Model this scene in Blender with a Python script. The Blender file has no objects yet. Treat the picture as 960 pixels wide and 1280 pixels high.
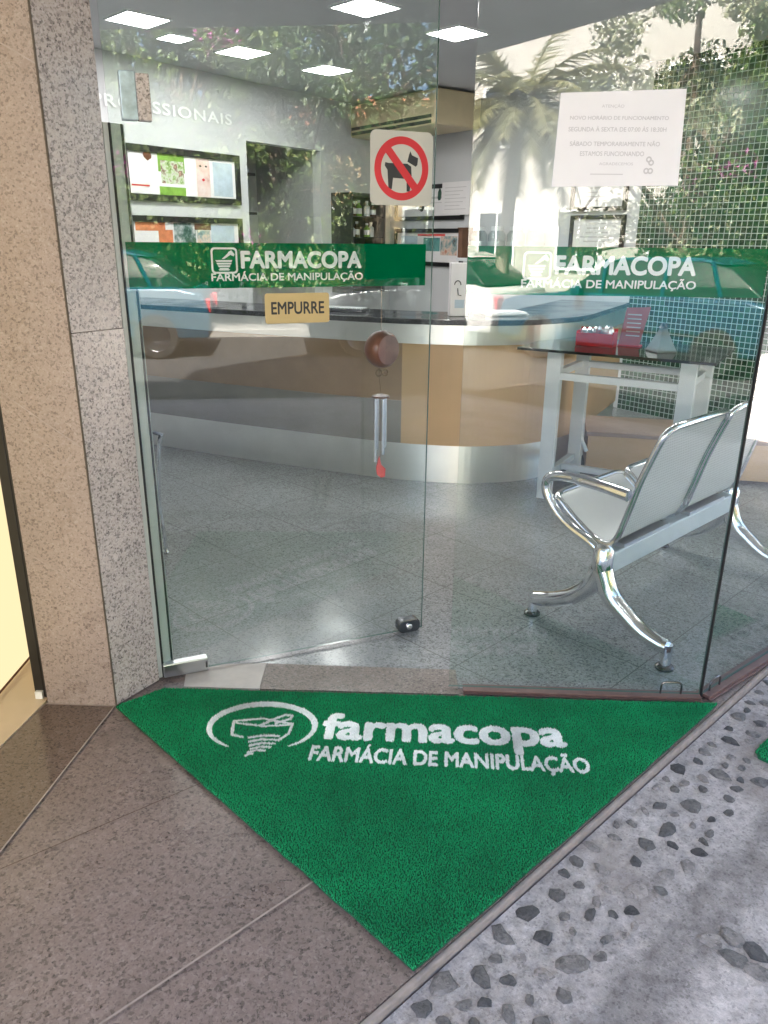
import bpy, bmesh, math, random
from mathutils import Vector, Matrix
from mathutils.bvhtree import BVHTree
from mathutils.geometry import tessellate_polygon
R = math.radians
rnd = random.Random(7)
sc = bpy.context.scene
COL = sc.collection

# ------------------------------------------------------------------ camera, sky, sun, exposure
cam_d = bpy.data.cameras.new('camera'); cam = bpy.data.objects.new('camera', cam_d); COL.objects.link(cam)
cam_d.sensor_fit = 'HORIZONTAL'; cam_d.sensor_width = 36.0; cam_d.lens = 961 / 960 * 36.0
cam_d.clip_start = 0.05; cam_d.clip_end = 1000
cam.matrix_world = Matrix.Translation((0, 0, 1.5)) @ Matrix.Rotation(R(90 - 19.6), 4, 'X') @ Matrix.Rotation(R(0.6), 4, 'Z')
sc.camera = cam

TO_SUN = Vector((-0.42, 0.62, 0.95)).normalized()
sun_d = bpy.data.lights.new('sun', 'SUN'); sun_d.energy = 5.0; sun_d.angle = R(0.5); sun_d.color = (1, .93, .82)
sun = bpy.data.objects.new('sun', sun_d); COL.objects.link(sun)
sun.location = TO_SUN * 60
sun.rotation_euler = TO_SUN.to_track_quat('Z', 'Y').to_euler()
world = bpy.data.worlds.new('World'); sc.world = world; world.use_nodes = True
wn = world.node_tree; wn.nodes.clear()
wo = wn.nodes.new('ShaderNodeOutputWorld'); wb = wn.nodes.new('ShaderNodeBackground'); ws = wn.nodes.new('ShaderNodeTexSky')
ws.sky_type = 'NISHITA'; ws.sun_disc = False
ws.sun_elevation = math.asin(TO_SUN.z); ws.sun_rotation = math.atan2(TO_SUN.x, TO_SUN.y)
ws.air_density = .7; ws.dust_density = 5.0; ws.ozone_density = .6
wb.inputs[1].default_value = 0.15
wn.links.new(ws.outputs[0], wb.inputs[0]); wn.links.new(wb.outputs[0], wo.inputs[0])
sc.view_settings.view_transform = 'Standard'; sc.view_settings.look = 'None'
sc.view_settings.exposure = 3.6; sc.view_settings.gamma = 1.0
sc.view_settings.use_curve_mapping = False
LED = 4.9

sc.cycles.use_denoising = True
sc.cycles.max_bounces = 12; sc.cycles.transparent_max_bounces = 32
sc.cycles.diffuse_bounces = 4; sc.cycles.glossy_bounces = 4
sc.cycles.caustics_reflective = False; sc.cycles.caustics_refractive = False
sc.cycles.sample_clamp_indirect = 6

# ------------------------------------------------------------------ materials
MATS = {}
def nodes(name):
    m = bpy.data.materials.new(name); m.use_nodes = True
    nt = m.node_tree; bs = nt.nodes['Principled BSDF']
    MATS[name] = m
    return m, nt, bs
def N(nt, t, **kw):
    n = nt.nodes.new(t)
    for k, v in kw.items():
        if k.startswith('i_'):
            key = k[2:]; key = int(key) if key.isdigit() else key
            n.inputs[key].default_value = v
        else: setattr(n, k, v)
    return n
def rgba(c): return (c[0], c[1], c[2], 1)
def math_(nt, op, a, b=None):
    n = nt.nodes.new('ShaderNodeMath'); n.operation = op
    for i, v in enumerate((a, b)):
        if v is None: continue
        if isinstance(v, (int, float)): n.inputs[i].default_value = v
        else: nt.links.new(v, n.inputs[i])
    return n.outputs[0]
def mixc(nt, fac, a, b, blend='MIX'):
    n = nt.nodes.new('ShaderNodeMix'); n.data_type = 'RGBA'; n.blend_type = blend
    for idx, v in ((0, fac), (6, a), (7, b)):
        if isinstance(v, (int, float)): n.inputs[idx].default_value = v
        elif isinstance(v, tuple): n.inputs[idx].default_value = rgba(v)
        else: nt.links.new(v, n.inputs[idx])
    return n.outputs[2]
def ramp(nt, fac, stops, interp='LINEAR'):
    n = nt.nodes.new('ShaderNodeValToRGB'); n.color_ramp.interpolation = interp
    e = n.color_ramp.elements
    while len(e) < len(stops): e.new(0.5)
    for el, (p, c) in zip(e, stops):
        el.position = p; el.color = rgba(c if isinstance(c, tuple) else (c, c, c))
    nt.links.new(fac, n.inputs[0]); return n.outputs[0]
def coord(nt, kind='Object'): return nt.nodes.new('ShaderNodeTexCoord').outputs[kind]
def noise(nt, vec, scale, detail=4, rough=.55):
    n = N(nt, 'ShaderNodeTexNoise'); n.inputs['Scale'].default_value = scale
    n.inputs['Detail'].default_value = detail; n.inputs['Roughness'].default_value = rough
    nt.links.new(vec, n.inputs['Vector']); return n.outputs[0]
def bump(nt, bs, h, strength, dist=.004):
    b = N(nt, 'ShaderNodeBump'); b.inputs['Strength'].default_value = strength; b.inputs['Distance'].default_value = dist
    nt.links.new(h, b.inputs['Height']); nt.links.new(b.outputs[0], bs.inputs['Normal'])
def plain(name, col, rough=.5, metal=0, var=.12, scale=9, bmp=0, bscale=60):
    m, nt, bs = nodes(name); v = coord(nt)
    n = noise(nt, v, scale)
    c = ramp(nt, n, [(.25, tuple(x * (1 - var) for x in col)), (.75, tuple(min(1, x * (1 + var)) for x in col))])
    nt.links.new(c, bs.inputs['Base Color'])
    bs.inputs['Roughness'].default_value = rough; bs.inputs['Metallic'].default_value = metal
    if bmp: bump(nt, bs, noise(nt, v, bscale), bmp)
    return m
def granite(name, base, dark, light, scale, rough, var=.18, dfrac=.16, rvar=.1):
    m, nt, bs = nodes(name); v = coord(nt)
    nv = N(nt, 'ShaderNodeTexNoise'); nv.inputs['Scale'].default_value = scale * .9; nv.inputs['Detail'].default_value = 2
    nt.links.new(v, nv.inputs['Vector'])
    mv = N(nt, 'ShaderNodeVectorMath', operation='SCALE'); nt.links.new(nv.outputs['Color'], mv.inputs[0]); mv.inputs['Scale'].default_value = 1.3 / scale
    ad = N(nt, 'ShaderNodeVectorMath', operation='ADD'); nt.links.new(v, ad.inputs[0]); nt.links.new(mv.outputs[0], ad.inputs[1])
    def vor(s):
        vo = N(nt, 'ShaderNodeTexVoronoi'); vo.inputs['Scale'].default_value = s; nt.links.new(ad.outputs[0], vo.inputs['Vector'])
        sp = N(nt, 'ShaderNodeSeparateColor'); nt.links.new(vo.outputs['Color'], sp.inputs[0]); return sp
    a = vor(scale); b = vor(scale * 2.1)
    mid = tuple((x + y) / 2 for x, y in zip(base, light))
    c1 = ramp(nt, a.outputs[0], [(0, dark), (dfrac, tuple(x * .72 for x in base)), (dfrac * 1.8, base), (.8, mid), (.93, light)], 'CONSTANT')
    c2 = ramp(nt, b.outputs[1], [(0, dark), (dfrac * .6, base), (.7, mid), (.9, light)], 'CONSTANT')
    c = mixc(nt, .42, c1, c2)
    big = noise(nt, v, 2.2, 5)
    c = mixc(nt, 1.0, c, ramp(nt, big, [(.3, 1 - var), (.7, 1 + var * .4)]), 'MULTIPLY')
    nt.links.new(c, bs.inputs['Base Color'])
    rr = ramp(nt, noise(nt, v, 5, 4), [(.3, max(.03, rough - rvar)), (.7, rough + rvar)])
    nt.links.new(rr, bs.inputs['Roughness'])
    return m
def glassy(name, tint, f0=.043):
    m = bpy.data.materials.new(name); m.use_nodes = True; nt = m.node_tree; nt.nodes.clear(); MATS[name] = m
    out = N(nt, 'ShaderNodeOutputMaterial'); tr = N(nt, 'ShaderNodeBsdfTransparent'); gl = N(nt, 'ShaderNodeBsdfGlossy'); mx = N(nt, 'ShaderNodeMixShader')
    tr.inputs[0].default_value = rgba(tint); gl.inputs['Roughness'].default_value = 0.0
    ge = N(nt, 'ShaderNodeNewGeometry'); dp = N(nt, 'ShaderNodeVectorMath', operation='DOT_PRODUCT')
    nt.links.new(ge.outputs['Incoming'], dp.inputs[0]); nt.links.new(ge.outputs['Normal'], dp.inputs[1])
    c = math_(nt, 'ABSOLUTE', dp.outputs['Value'])
    k = math_(nt, 'POWER', math_(nt, 'SUBTRACT', 1.0, c), 5.0)
    f = math_(nt, 'ADD', math_(nt, 'MULTIPLY', k, 1 - f0), f0)      # Schlick reflectance of one glass face
    nt.links.new(f, mx.inputs[0]); nt.links.new(tr.outputs[0], mx.inputs[1]); nt.links.new(gl.outputs[0], mx.inputs[2])
    nt.links.new(mx.outputs[0], out.inputs[0]); return m
def film(name, col, opaque):
    m = bpy.data.materials.new(name); m.use_nodes = True; nt = m.node_tree; nt.nodes.clear(); MATS[name] = m
    out = N(nt, 'ShaderNodeOutputMaterial'); tr = N(nt, 'ShaderNodeBsdfTransparent'); df = N(nt, 'ShaderNodeBsdfDiffuse')
    tl = N(nt, 'ShaderNodeBsdfTranslucent'); m1 = N(nt, 'ShaderNodeMixShader'); m2 = N(nt, 'ShaderNodeMixShader')
    nz = noise(nt, coord(nt), 6)
    c = ramp(nt, nz, [(.3, tuple(x * .9 for x in col)), (.7, tuple(x * 1.08 for x in col))])
    nt.links.new(c, df.inputs[0]); nt.links.new(c, tl.inputs[0]); tr.inputs[0].default_value = (.03, .5, .26, 1)
    m1.inputs[0].default_value = .45; nt.links.new(df.outputs[0], m1.inputs[1]); nt.links.new(tl.outputs[0], m1.inputs[2])
    m2.inputs[0].default_value = opaque; nt.links.new(tr.outputs[0], m2.inputs[1]); nt.links.new(m1.outputs[0], m2.inputs[2])
    nt.links.new(m2.outputs[0], out.inputs[0]); return m
def emit(name, col, s):
    m = bpy.data.materials.new(name); m.use_nodes = True; nt = m.node_tree; nt.nodes.clear(); MATS[name] = m
    out = N(nt, 'ShaderNodeOutputMaterial'); e = N(nt, 'ShaderNodeEmission'); e.inputs[0].default_value = rgba(col); e.inputs[1].default_value = s
    nt.links.new(e.outputs[0], out.inputs[0]); return m
def leafy(name, cols, trans=.35):
    m, nt, bs = nodes(name); v = coord(nt)
    ge = N(nt, 'ShaderNodeNewGeometry')
    c = ramp(nt, ge.outputs['Random Per Island'], [(i / max(1, len(cols) - 1), cc) for i, cc in enumerate(cols)])
    big = ramp(nt, noise(nt, v, .9, 3), [(.3, .65), (.7, 1.2)])
    c = mixc(nt, 1, c, big, 'MULTIPLY')
    nt.links.new(c, bs.inputs['Base Color']); bs.inputs['Roughness'].default_value = .45
    tl = N(nt, 'ShaderNodeBsdfTranslucent'); nt.links.new(c, tl.inputs[0])
    mx = N(nt, 'ShaderNodeMixShader'); mx.inputs[0].default_value = trans
    nt.links.new(bs.outputs[0], mx.inputs[1]); nt.links.new(tl.outputs[0], mx.inputs[2])
    nt.links.new(mx.outputs[0], nt.nodes['Material Output'].inputs[0]); return m

M_glass = glassy('clear_glass', (.955, .985, .975), .055)
M_glassedge = plain('glass_edge', (.09, .16, .14), .15)
M_band = film('green_film', (.0, .27, .115), .72)
M_white = plain('white_vinyl', (.82, .84, .83), .5, var=.03)
M_steel = plain('brushed_steel', (.62, .63, .65), .28, 1, .06)
M_chrome = plain('chrome', (.75, .76, .78), .09, 1, .05, 20)
M_dchrome = plain('dark_lock_metal', (.16, .16, .17), .25, 1, .1)
M_black = plain('black_metal', (.012, .011, .011), .35)
M_rubber = plain('black_rubber', (.02, .02, .02), .6)
M_wallw = plain('white_plaster', (.62, .63, .64), .7, var=.03, scale=2)
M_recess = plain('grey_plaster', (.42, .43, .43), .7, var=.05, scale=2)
M_ceil = plain('ceiling_paint', (.55, .56, .57), .6, var=.03, scale=2)
M_soffit = plain('concrete_soffit', (.5, .5, .48), .8, var=.1, scale=3)
M_facade = plain('render_coat', (.55, .52, .46), .85, var=.1, scale=2)
M_granF = granite('granite_warm_lit', (.36, .29, .255), (.15, .115, .10), (.44, .37, .335), 170, .3, .14, .13)  # warm glow from the doorway is put into this stone colour
M_granG = granite('granite_grey', (.55, .475, .44), (.13, .11, .105), (.66, .60, .57), 150, .22, .2, .2)
M_porch = granite('granite_porch', (.245, .19, .173), (.058, .047, .043), (.325, .265, .245), 135, .33, .25, .15)
def _dust(m, col, lo, hi, amt, sc_=1.6):
    nt = m.node_tree; bs = nt.nodes['Principled BSDF']; src = bs.inputs['Base Color'].links[0].from_socket
    f = ramp(nt, noise(nt, coord(nt), sc_, 8, .72), [(lo, 0.0), (hi, amt)])
    nt.links.new(mixc(nt, f, src, col), bs.inputs['Base Color'])
_dust(M_porch, (.30, .25, .23), .5, .75, .45)
_dust(M_porch, (.10, .08, .075), .56, .72, .4, 3.1)
M_porchd = granite('granite_porch_dark', (.17, .125, .105), (.05, .038, .035), (.23, .18, .16), 165, .16, .25, .15)
M_thresh = granite('granite_threshold', (.22, .175, .15), (.05, .04, .035), (.36, .31, .28), 150, .4, .2, .15)
M_marble = plain('pale_marble', (.5, .46, .42), .35, var=.15, scale=14)
M_grout = plain('pale_grout', (.38, .32, .29), .8, var=.15, scale=30)
M_joint = plain('dark_joint', (.10, .08, .06), .8)
M_wood = plain('counter_wood', (.60, .40, .225), .35, var=.06, scale=3)
M_metalband = plain('satin_band', (.72, .72, .68), .3, .85, .08, 3)
M_gtop = granite('black_granite', (.05, .052, .055), (.015, .015, .017), (.12, .125, .13), 160, .12)
M_paint = plain('white_lacquer', (.74, .77, .79), .35, var=.04)
M_dglass = plain('dark_glass', (.012, .02, .02), .05)
M_paper = plain('paper', (.83, .81, .81), .7, var=.02)
M_ink = plain('grey_ink', (.58, .56, .56), .7, var=.05)
M_dink = plain('dark_ink', (.03, .03, .03), .6)
M_gold = plain('gold_plate', (.55, .41, .2), .38, .55, .05)
M_cream = plain('cream_sticker', (.55, .53, .46), .5, var=.03)
M_red = plain('red_print', (.62, .03, .04), .45, var=.05)
M_redbox = plain('red_card', (.55, .02, .025), .4, var=.08)
M_pink = plain('pale_red_ribbon', (.75, .1, .09), .6, var=.1)
M_brown = plain('turned_wood', (.15, .055, .03), .3, var=.3, scale=14)
M_brownface = plain('wood_face', (.24, .135, .125), .35, var=.2, scale=25)
M_bronze = plain('bronze', (.2, .13, .07), .4, .7)
M_frame = plain('frame_black', (.013, .013, .014), .35)
M_green1 = plain('leaf_green_print', (.2, .4, .05), .5, var=.25, scale=20)
def m_photo(name, cols, scale):
    m, nt, bs = nodes(name); v = coord(nt); k = len(cols) - 1
    nt.links.new(ramp(nt, noise(nt, v, scale, 3, .6), [(.3 + .4 * i / k, c) for i, c in enumerate(cols)]), bs.inputs['Base Color']); bs.inputs['Roughness'].default_value = .35
    return m
M_ph1 = m_photo('herb_photo_print', [(.05, .09, .03), (.3, .45, .15), (.65, .68, .55), (.2, .1, .06), (.6, .35, .3)], 14)
M_ph2 = m_photo('field_photo_print', [(.02, .05, .04), (.06, .14, .11), (.35, .4, .4), (.75, .75, .72)], 13)
M_ph3 = m_photo('mixed_photo_print', [(.55, .2, .12), (.75, .6, .5), (.25, .38, .38), (.1, .08, .07)], 10)
M_ph4 = m_photo('face_photo_print', [(.35, .16, .14), (.72, .48, .44), (.78, .6, .56), (.8, .66, .64), (.5, .3, .3)], 6)
M_skin = plain('skin_print', (.72, .5, .47), .5, var=.12, scale=14)
M_teal = plain('teal_print', (.12, .32, .3), .5, var=.4, scale=12)
M_orange = plain('orange_print', (.7, .23, .1), .5, var=.3, scale=18)
M_bluep = plain('pale_blue_print', (.5, .6, .68), .5, var=.15, scale=10)
M_dkgreen = plain('dark_green_print', (.03, .09, .06), .5, var=.5, scale=18)
M_brownbox = plain('brown_card', (.17, .085, .05), .6, var=.2)
M_acb = plain('cream_plastic', (.62, .52, .33), .45, var=.05)
M_jar = glassy('jar_glass', (.9, .95, .94), .08)
M_jarw = plain('jar_content', (.66, .7, .7), .4, var=.1)
M_bottle = plain('brown_bottle', (.09, .05, .03), .12)
M_led = emit('led_panel', (1, .98, .96), LED)
M_warm = emit('wall_glow', (1, .8, .46), .095)  # cream wall emits its own warm glow in place of lamp light
M_chan = plain('brown_channel', (.15, .085, .075), .4, .25, .2, 30)
M_conc = plain('lip_concrete', (.33, .28, .255), .85, var=.2, scale=30, bmp=.4, bscale=90)
M_asph = plain('asphalt', (.055, .055, .058), .85, var=.25, scale=4, bmp=.3, bscale=60)
M_farwalk = plain('far_pavement', (.27, .26, .25), .85, var=.2, scale=3)
M_kerb = plain('kerb_stone', (.33, .32, .31), .85, var=.15)
M_tread = plain('jamb_aluminium', (.46, .49, .46), .35, 0, .06)
M_tyre = plain('tyre', (.02, .02, .02), .8)
M_carglass = plain('car_glass', (.02, .025, .03), .04)
M_bark = plain('bark', (.16, .12, .09), .9, var=.35, scale=12, bmp=.6, bscale=18)
M_palmbark = plain('palm_bark', (.42, .37, .3), .9, var=.25, scale=12)
M_leafd = leafy('dark_leaves', [(.03, .07, .02), (.06, .12, .035), (.11, .17, .05)])
M_leafl = leafy('light_leaves', [(.06, .12, .03), (.13, .2, .05), (.22, .27, .09)])
M_leafp = leafy('pale_leaves', [(.2, .24, .13), (.32, .34, .2), (.44, .44, .3)])
M_palm = leafy('palm_leaves', [(.12, .13, .05), (.2, .2, .09), (.32, .3, .17)])
M_mag = leafy('magenta_bracts', [(.45, .05, .28), (.55, .12, .4), (.6, .2, .45)])
M_house = plain('house_white', (.50, .48, .44), .8, var=.06, scale=1)
M_house2 = plain('house_ochre', (.5, .36, .2), .8, var=.08, scale=1)
M_tile = plain('roof_tiles', (.36, .13, .07), .8, var=.2, scale=6)
M_pane = plain('window_pane', (.03, .04, .05), .05)
M_creamwall = plain('cream_marble', (.62, .5, .36), .25, var=.08, scale=5)
M_pstone = granite('paving_stone', (.165, .16, .158), (.08, .08, .08), (.25, .24, .235), 90, .6, .35, .15)
def _vary(m):
    nt = m.node_tree; bs = nt.nodes['Principled BSDF']; src = bs.inputs['Base Color'].links[0].from_socket
    ge = N(nt, 'ShaderNodeNewGeometry')
    nt.links.new(mixc(nt, 1, src, ramp(nt, ge.outputs['Random Per Island'], [(0, (.45, .45, .48)), (.4, (.85, .84, .85)), (.75, (1.35, 1.3, 1.28)), (1, (2.2, 2.05, 2.0))]), 'MULTIPLY'), bs.inputs['Base Color'])
    bump(nt, bs, noise(nt, coord(nt), 55, 6, .75), 1.0, .012)
_vary(M_pstone)

def m_carpet(name, cols, rough=.9):
    m, nt, bs = nodes(name); v = coord(nt)
    ge = N(nt, 'ShaderNodeNewGeometry')
    c = ramp(nt, ge.outputs['Random Per Island'], [(0, cols[0]), (.5, cols[1]), (1, cols[2])])
    c = mixc(nt, 1, c, ramp(nt, noise(nt, v, 3.2, 5, .65), [(.3, .66), (.7, 1.3)]), 'MULTIPLY')
    nt.links.new(c, bs.inputs['Base Color']); bs.inputs['Roughness'].default_value = rough
    return m
M_carpet = m_carpet('green_pile', [(.001, .225, .078), (.002, .28, .098), (.005, .335, .122)])
M_pilew = m_carpet('white_pile', [(.72, .76, .74), (.82, .85, .83), (.88, .9, .89)])
M_carpetb = plain('green_backing', (.003, .10, .04), .9)

def m_floor():
    m = granite('shop_granite', (.30, .315, .32), (.10, .105, .11), (.42, .44, .445), 150, .2, .12, .18, .07)
    nt = m.node_tree; bs = nt.nodes['Principled BSDF']; v = coord(nt)
    src = bs.inputs['Base Color'].links[0].from_socket
    sx = N(nt, 'ShaderNodeSeparateXYZ'); mp = N(nt, 'ShaderNodeMapping'); mp.inputs['Rotation'].default_value = (0, 0, R(-45)); mp.inputs['Location'].default_value = (.18, .1, 0)
    nt.links.new(v, mp.inputs[0]); nt.links.new(mp.outputs[0], sx.inputs[0])
    def line(o):
        f = math_(nt, 'FRACT', math_(nt, 'DIVIDE', o, .48)); return math_(nt, 'LESS_THAN', math_(nt, 'ABSOLUTE', math_(nt, 'SUBTRACT', f, .5)), .0045)
    l = math_(nt, 'MAXIMUM', line(sx.outputs[0]), line(sx.outputs[1]))
    nt.links.new(mixc(nt, l, src, (.15, .155, .155)), bs.inputs['Base Color'])
    return m
M_floor = m_floor()
_dust(M_floor, (.2, .205, .205), .5, .72, .45)
def m_mosaic():
    m, nt, bs = nodes('green_mosaic'); uv = coord(nt, 'UV')
    sx = N(nt, 'ShaderNodeSeparateXYZ'); nt.links.new(uv, sx.inputs[0]); P = .046
    u = math_(nt, 'DIVIDE', sx.outputs[0], P); w = math_(nt, 'DIVIDE', sx.outputs[1], P)
    def g(o):
        return math_(nt, 'GREATER_THAN', math_(nt, 'ABSOLUTE', math_(nt, 'SUBTRACT', math_(nt, 'FRACT', o), .5)), .435)
    grout = math_(nt, 'MAXIMUM', g(u), g(w))
    cb = N(nt, 'ShaderNodeCombineXYZ'); nt.links.new(math_(nt, 'FLOOR', u), cb.inputs[0]); nt.links.new(math_(nt, 'FLOOR', w), cb.inputs[1])
    wnz = N(nt, 'ShaderNodeTexWhiteNoise'); nt.links.new(cb.outputs[0], wnz.inputs['Vector'])
    c = ramp(nt, wnz.outputs[0], [(0, (.004, .03, .014)), (.6, (.008, .055, .025)), (1, (.02, .10, .045))])
    nt.links.new(mixc(nt, grout, c, (.42, .50, .46)), bs.inputs['Base Color'])
    nt.links.new(ramp(nt, grout, [(0, .18), (1, .8)]), bs.inputs['Roughness'])
    bump(nt, bs, math_(nt, 'SUBTRACT', 1.0, grout), .4, .002)
    return m
M_mosaic = m_mosaic()
def m_perf():
    m, nt, bs = nodes('perforated_steel'); v = coord(nt, 'UV'); sx = N(nt, 'ShaderNodeSeparateXYZ'); nt.links.new(v, sx.inputs[0])
    def d(o): return math_(nt, 'POWER', math_(nt, 'SUBTRACT', math_(nt, 'FRACT', math_(nt, 'DIVIDE', o, .014)), .5), 2.0)
    hole = math_(nt, 'LESS_THAN', math_(nt, 'ADD', d(sx.outputs[0]), d(sx.outputs[1])), .055)
    nt.links.new(mixc(nt, hole, (.66, .67, .67), (.42, .43, .43)), bs.inputs['Base Color'])
    bs.inputs['Roughness'].default_value = .45; bs.inputs['Metallic'].default_value = .35
    return m
M_perf = m_perf()
def m_pave():
    m, nt, bs = nodes('worn_concrete'); v = coord(nt)     # local x runs along the porch lip, local y away from it
    sx = N(nt, 'ShaderNodeSeparateXYZ'); nt.links.new(v, sx.inputs[0])
    wob = math_(nt, 'MULTIPLY', math_(nt, 'SUBTRACT', noise(nt, v, 3.5, 5), .5), .16)
    d = math_(nt, 'ADD', math_(nt, 'MULTIPLY', sx.outputs[1], -1), wob)
    zone = ramp(nt, math_(nt, 'DIVIDE', d, 1.0), [(0, (.52, .485, .48)), (.27, (.52, .48, .475)), (.32, (.32, .295, .29)), (.40, (.35, .32, .315)), (.44, (.60, .55, .54)), (1, (.55, .5, .49))])
    fine = ramp(nt, noise(nt, v, 30, 8, .75), [(.32, .6), (.5, .98), (.68, 1.3)])
    c = mixc(nt, 1, zone, fine, 'MULTIPLY')
    c = mixc(nt, 1, c, ramp(nt, noise(nt, v, 5, 5, .6), [(.3, .72), (.65, 1.12)]), 'MULTIPLY')
    vo = N(nt, 'ShaderNodeTexVoronoi'); vo.inputs['Scale'].default_value = 190; nt.links.new(v, vo.inputs['Vector'])
    sp = N(nt, 'ShaderNodeSeparateColor'); nt.links.new(vo.outputs['Color'], sp.inputs[0])
    c = mixc(nt, .5, c, mixc(nt, 1, c, ramp(nt, sp.outputs[0], [(0, .45), (.09, .8), (.2, 1.0), (.9, 1.22)], 'CONSTANT'), 'MULTIPLY'))
    st = ramp(nt, noise(nt, v, 2.3, 6, .65), [(.56, 0.0), (.66, .55)])
    c = mixc(nt, st, c, (.30, .26, .24))
    nt.links.new(c, bs.inputs['Base Color']); bs.inputs['Roughness'].default_value = .85
    h = math_(nt, 'ADD', noise(nt, v, 45, 6, .7), math_(nt, 'MULTIPLY', noise(nt, v, 9, 4), 1.5))
    bump(nt, bs, h, 1.0, .012)
    return m
M_pave = m_pave()

# ------------------------------------------------------------------ mesh helpers
class MB:
    def __init__(s): s.v = []; s.f = []; s.uv = None; s.T = None
    def add(s, vs, fs):
        o = len(s.v); s.v += [tuple(x) for x in vs]; s.f += [tuple(i + o for i in f) for f in fs]; return s
    def box(s, x0, x1, y0, y1, z0, z1, M=None):
        vs = [Vector((x, y, z)) for z in (z0, z1) for x, y in ((x0, y0), (x1, y0), (x1, y1), (x0, y1))]
        if M: vs = [M @ v for v in vs]
        return s.add(vs, [(3, 2, 1, 0), (4, 5, 6, 7), (0, 1, 5, 4), (1, 2, 6, 5), (2, 3, 7, 6), (3, 0, 4, 7)])
    def prism(s, poly, z0, z1):
        n = len(poly); a = sum(poly[i][0] * poly[(i + 1) % n][1] - poly[(i + 1) % n][0] * poly[i][1] for i in range(n))
        if a < 0: poly = poly[::-1]
        vs = [(x, y, z0) for x, y in poly] + [(x, y, z1) for x, y in poly]
        tri = tessellate_polygon([[Vector((x, y, 0)) for x, y in poly]])
        fs = []
        for t in tri:
            t = list(t)
            p = [poly[i] for i in t]
            if (p[1][0] - p[0][0]) * (p[2][1] - p[0][1]) - (p[2][0] - p[0][0]) * (p[1][1] - p[0][1]) < 0: t = t[::-1]
            fs.append(tuple(i + n for i in t)); fs.append(tuple(reversed(t)))
        fs += [(i, (i + 1) % n, (i + 1) % n + n, i + n) for i in range(n)]
        return s.add(vs, fs)
    def plate(s, poly, y0, y1):      # outline in x,z, thickness along y
        t = MB().prism([(x, z) for x, z in poly], -y1, -y0)
        return s.add([(v[0], -v[2], v[1]) for v in t.v], t.f)
    def tube(s, pts, r, seg=10, closed=False, M=None):
        pts = [Vector(p) for p in pts]; n = len(pts)
        rs = r if isinstance(r, (list, tuple)) else [r] * n
        vs = []; fs = []; ref = None
        for i, p in enumerate(pts):
            if closed: d = pts[(i + 1) % n] - pts[i - 1]
            else: d = pts[min(i + 1, n - 1)] - pts[max(i - 1, 0)]
            d.normalize()
            if ref is None:
                ref = Vector((0, 0, 1)) if abs(d.z) < .9 else Vector((1, 0, 0))
            a = d.cross(ref)
            if a.length < 1e-4: a = d.orthogonal()
            a.normalize(); b = d.cross(a).normalized(); ref = -b if b.dot(ref) < 0 else b
            ref = a.cross(d).normalized()
            for k in range(seg):
                t = 2 * math.pi * k / seg; vs.append(p + a * math.cos(t) * rs[i] + ref * math.sin(t) * rs[i])
        m = n if closed else n - 1
        for i in range(m):
            for k in range(seg):
                j = (i + 1) % n
                fs.append((i * seg + k, i * seg + (k + 1) % seg, j * seg + (k + 1) % seg, j * seg + k))
        if not closed:
            fs.append(tuple(range(seg))[::-1]); fs.append(tuple((n - 1) * seg + k for k in range(seg)))
        if M: vs = [M @ v for v in vs]
        return s.add(vs, fs)
    def lathe(s, prof, seg=20, M=None):
        vs = []; fs = []; n = len(prof)
        for r, z in prof:
            for k in range(seg):
                t = 2 * math.pi * k / seg; vs.append(Vector((r * math.cos(t), r * math.sin(t), z)))
        for i in range(n - 1):
            for k in range(seg):
                fs.append((i * seg + k, i * seg + (k + 1) % seg, (i + 1) * seg + (k + 1) % seg, (i + 1) * seg + k))
        fs.append(tuple(range(seg))[::-1]); fs.append(tuple((n - 1) * seg + k for k in range(seg)))
        if M: vs = [M @ v for v in vs]
        return s.add(vs, fs)
    def build(s, name, mat, parent=None, smooth=False, bevel=0, mats=None):
        me = bpy.data.meshes.new(name); me.from_pydata(s.v, [], s.f); me.update()
        if s.uv: 
            l = me.uv_layers.new(name='UVMap')
            for p in me.polygons:
                for li, vi in zip(p.loop_indices, p.vertices): l.data[li].uv = s.uv[vi]
        o = bpy.data.objects.new(name, me); COL.objects.link(o)
        me.materials.append(mat)
        if smooth or bevel:
            bm = bmesh.new(); bm.from_mesh(me); bmesh.ops.recalc_face_normals(bm, faces=bm.faces)
            if bevel:
                bmesh.ops.remove_doubles(bm, verts=bm.verts, dist=1e-6)
                es = [e for e in bm.edges if len(e.link_faces) == 2 and e.calc_face_angle(0) > .6]
                bmesh.ops.bevel(bm, geom=es, offset=bevel, segments=2, affect='EDGES', profile=.5)
            if smooth:
                for f in bm.faces: f.smooth = True
                for e in bm.edges:
                    if len(e.link_faces) == 2 and e.calc_face_angle(0) > .7: e.smooth = False
            bm.to_mesh(me); bm.free()
        if parent is not None: o.parent = parent
        return o
def tag(o, label, cat, group=None, kind=None):
    o['label'] = label; o['category'] = cat
    if group: o['group'] = group
    if kind: o['kind'] = kind
    return o
def thing(name, label, cat, loc=(0, 0, 0), rot=0, group=None):
    o = bpy.data.objects.new(name, None); COL.objects.link(o); o.empty_display_size = .1
    o.location = loc; o.rotation_euler = (0, 0, R(rot))
    return tag(o, label, cat, group)
def struct(o): o['kind'] = 'structure'; return o
def dup(o, loc=None, rotz=None, parent=None):
    c = o.copy(); COL.objects.link(c)
    if parent is not None: c.parent = parent
    if loc is not None: c.location = loc
    if rotz is not None: c.rotation_euler = (0, 0, R(rotz))
    for ch in list(o.children): dup(ch, parent=c)
    return c
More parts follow.
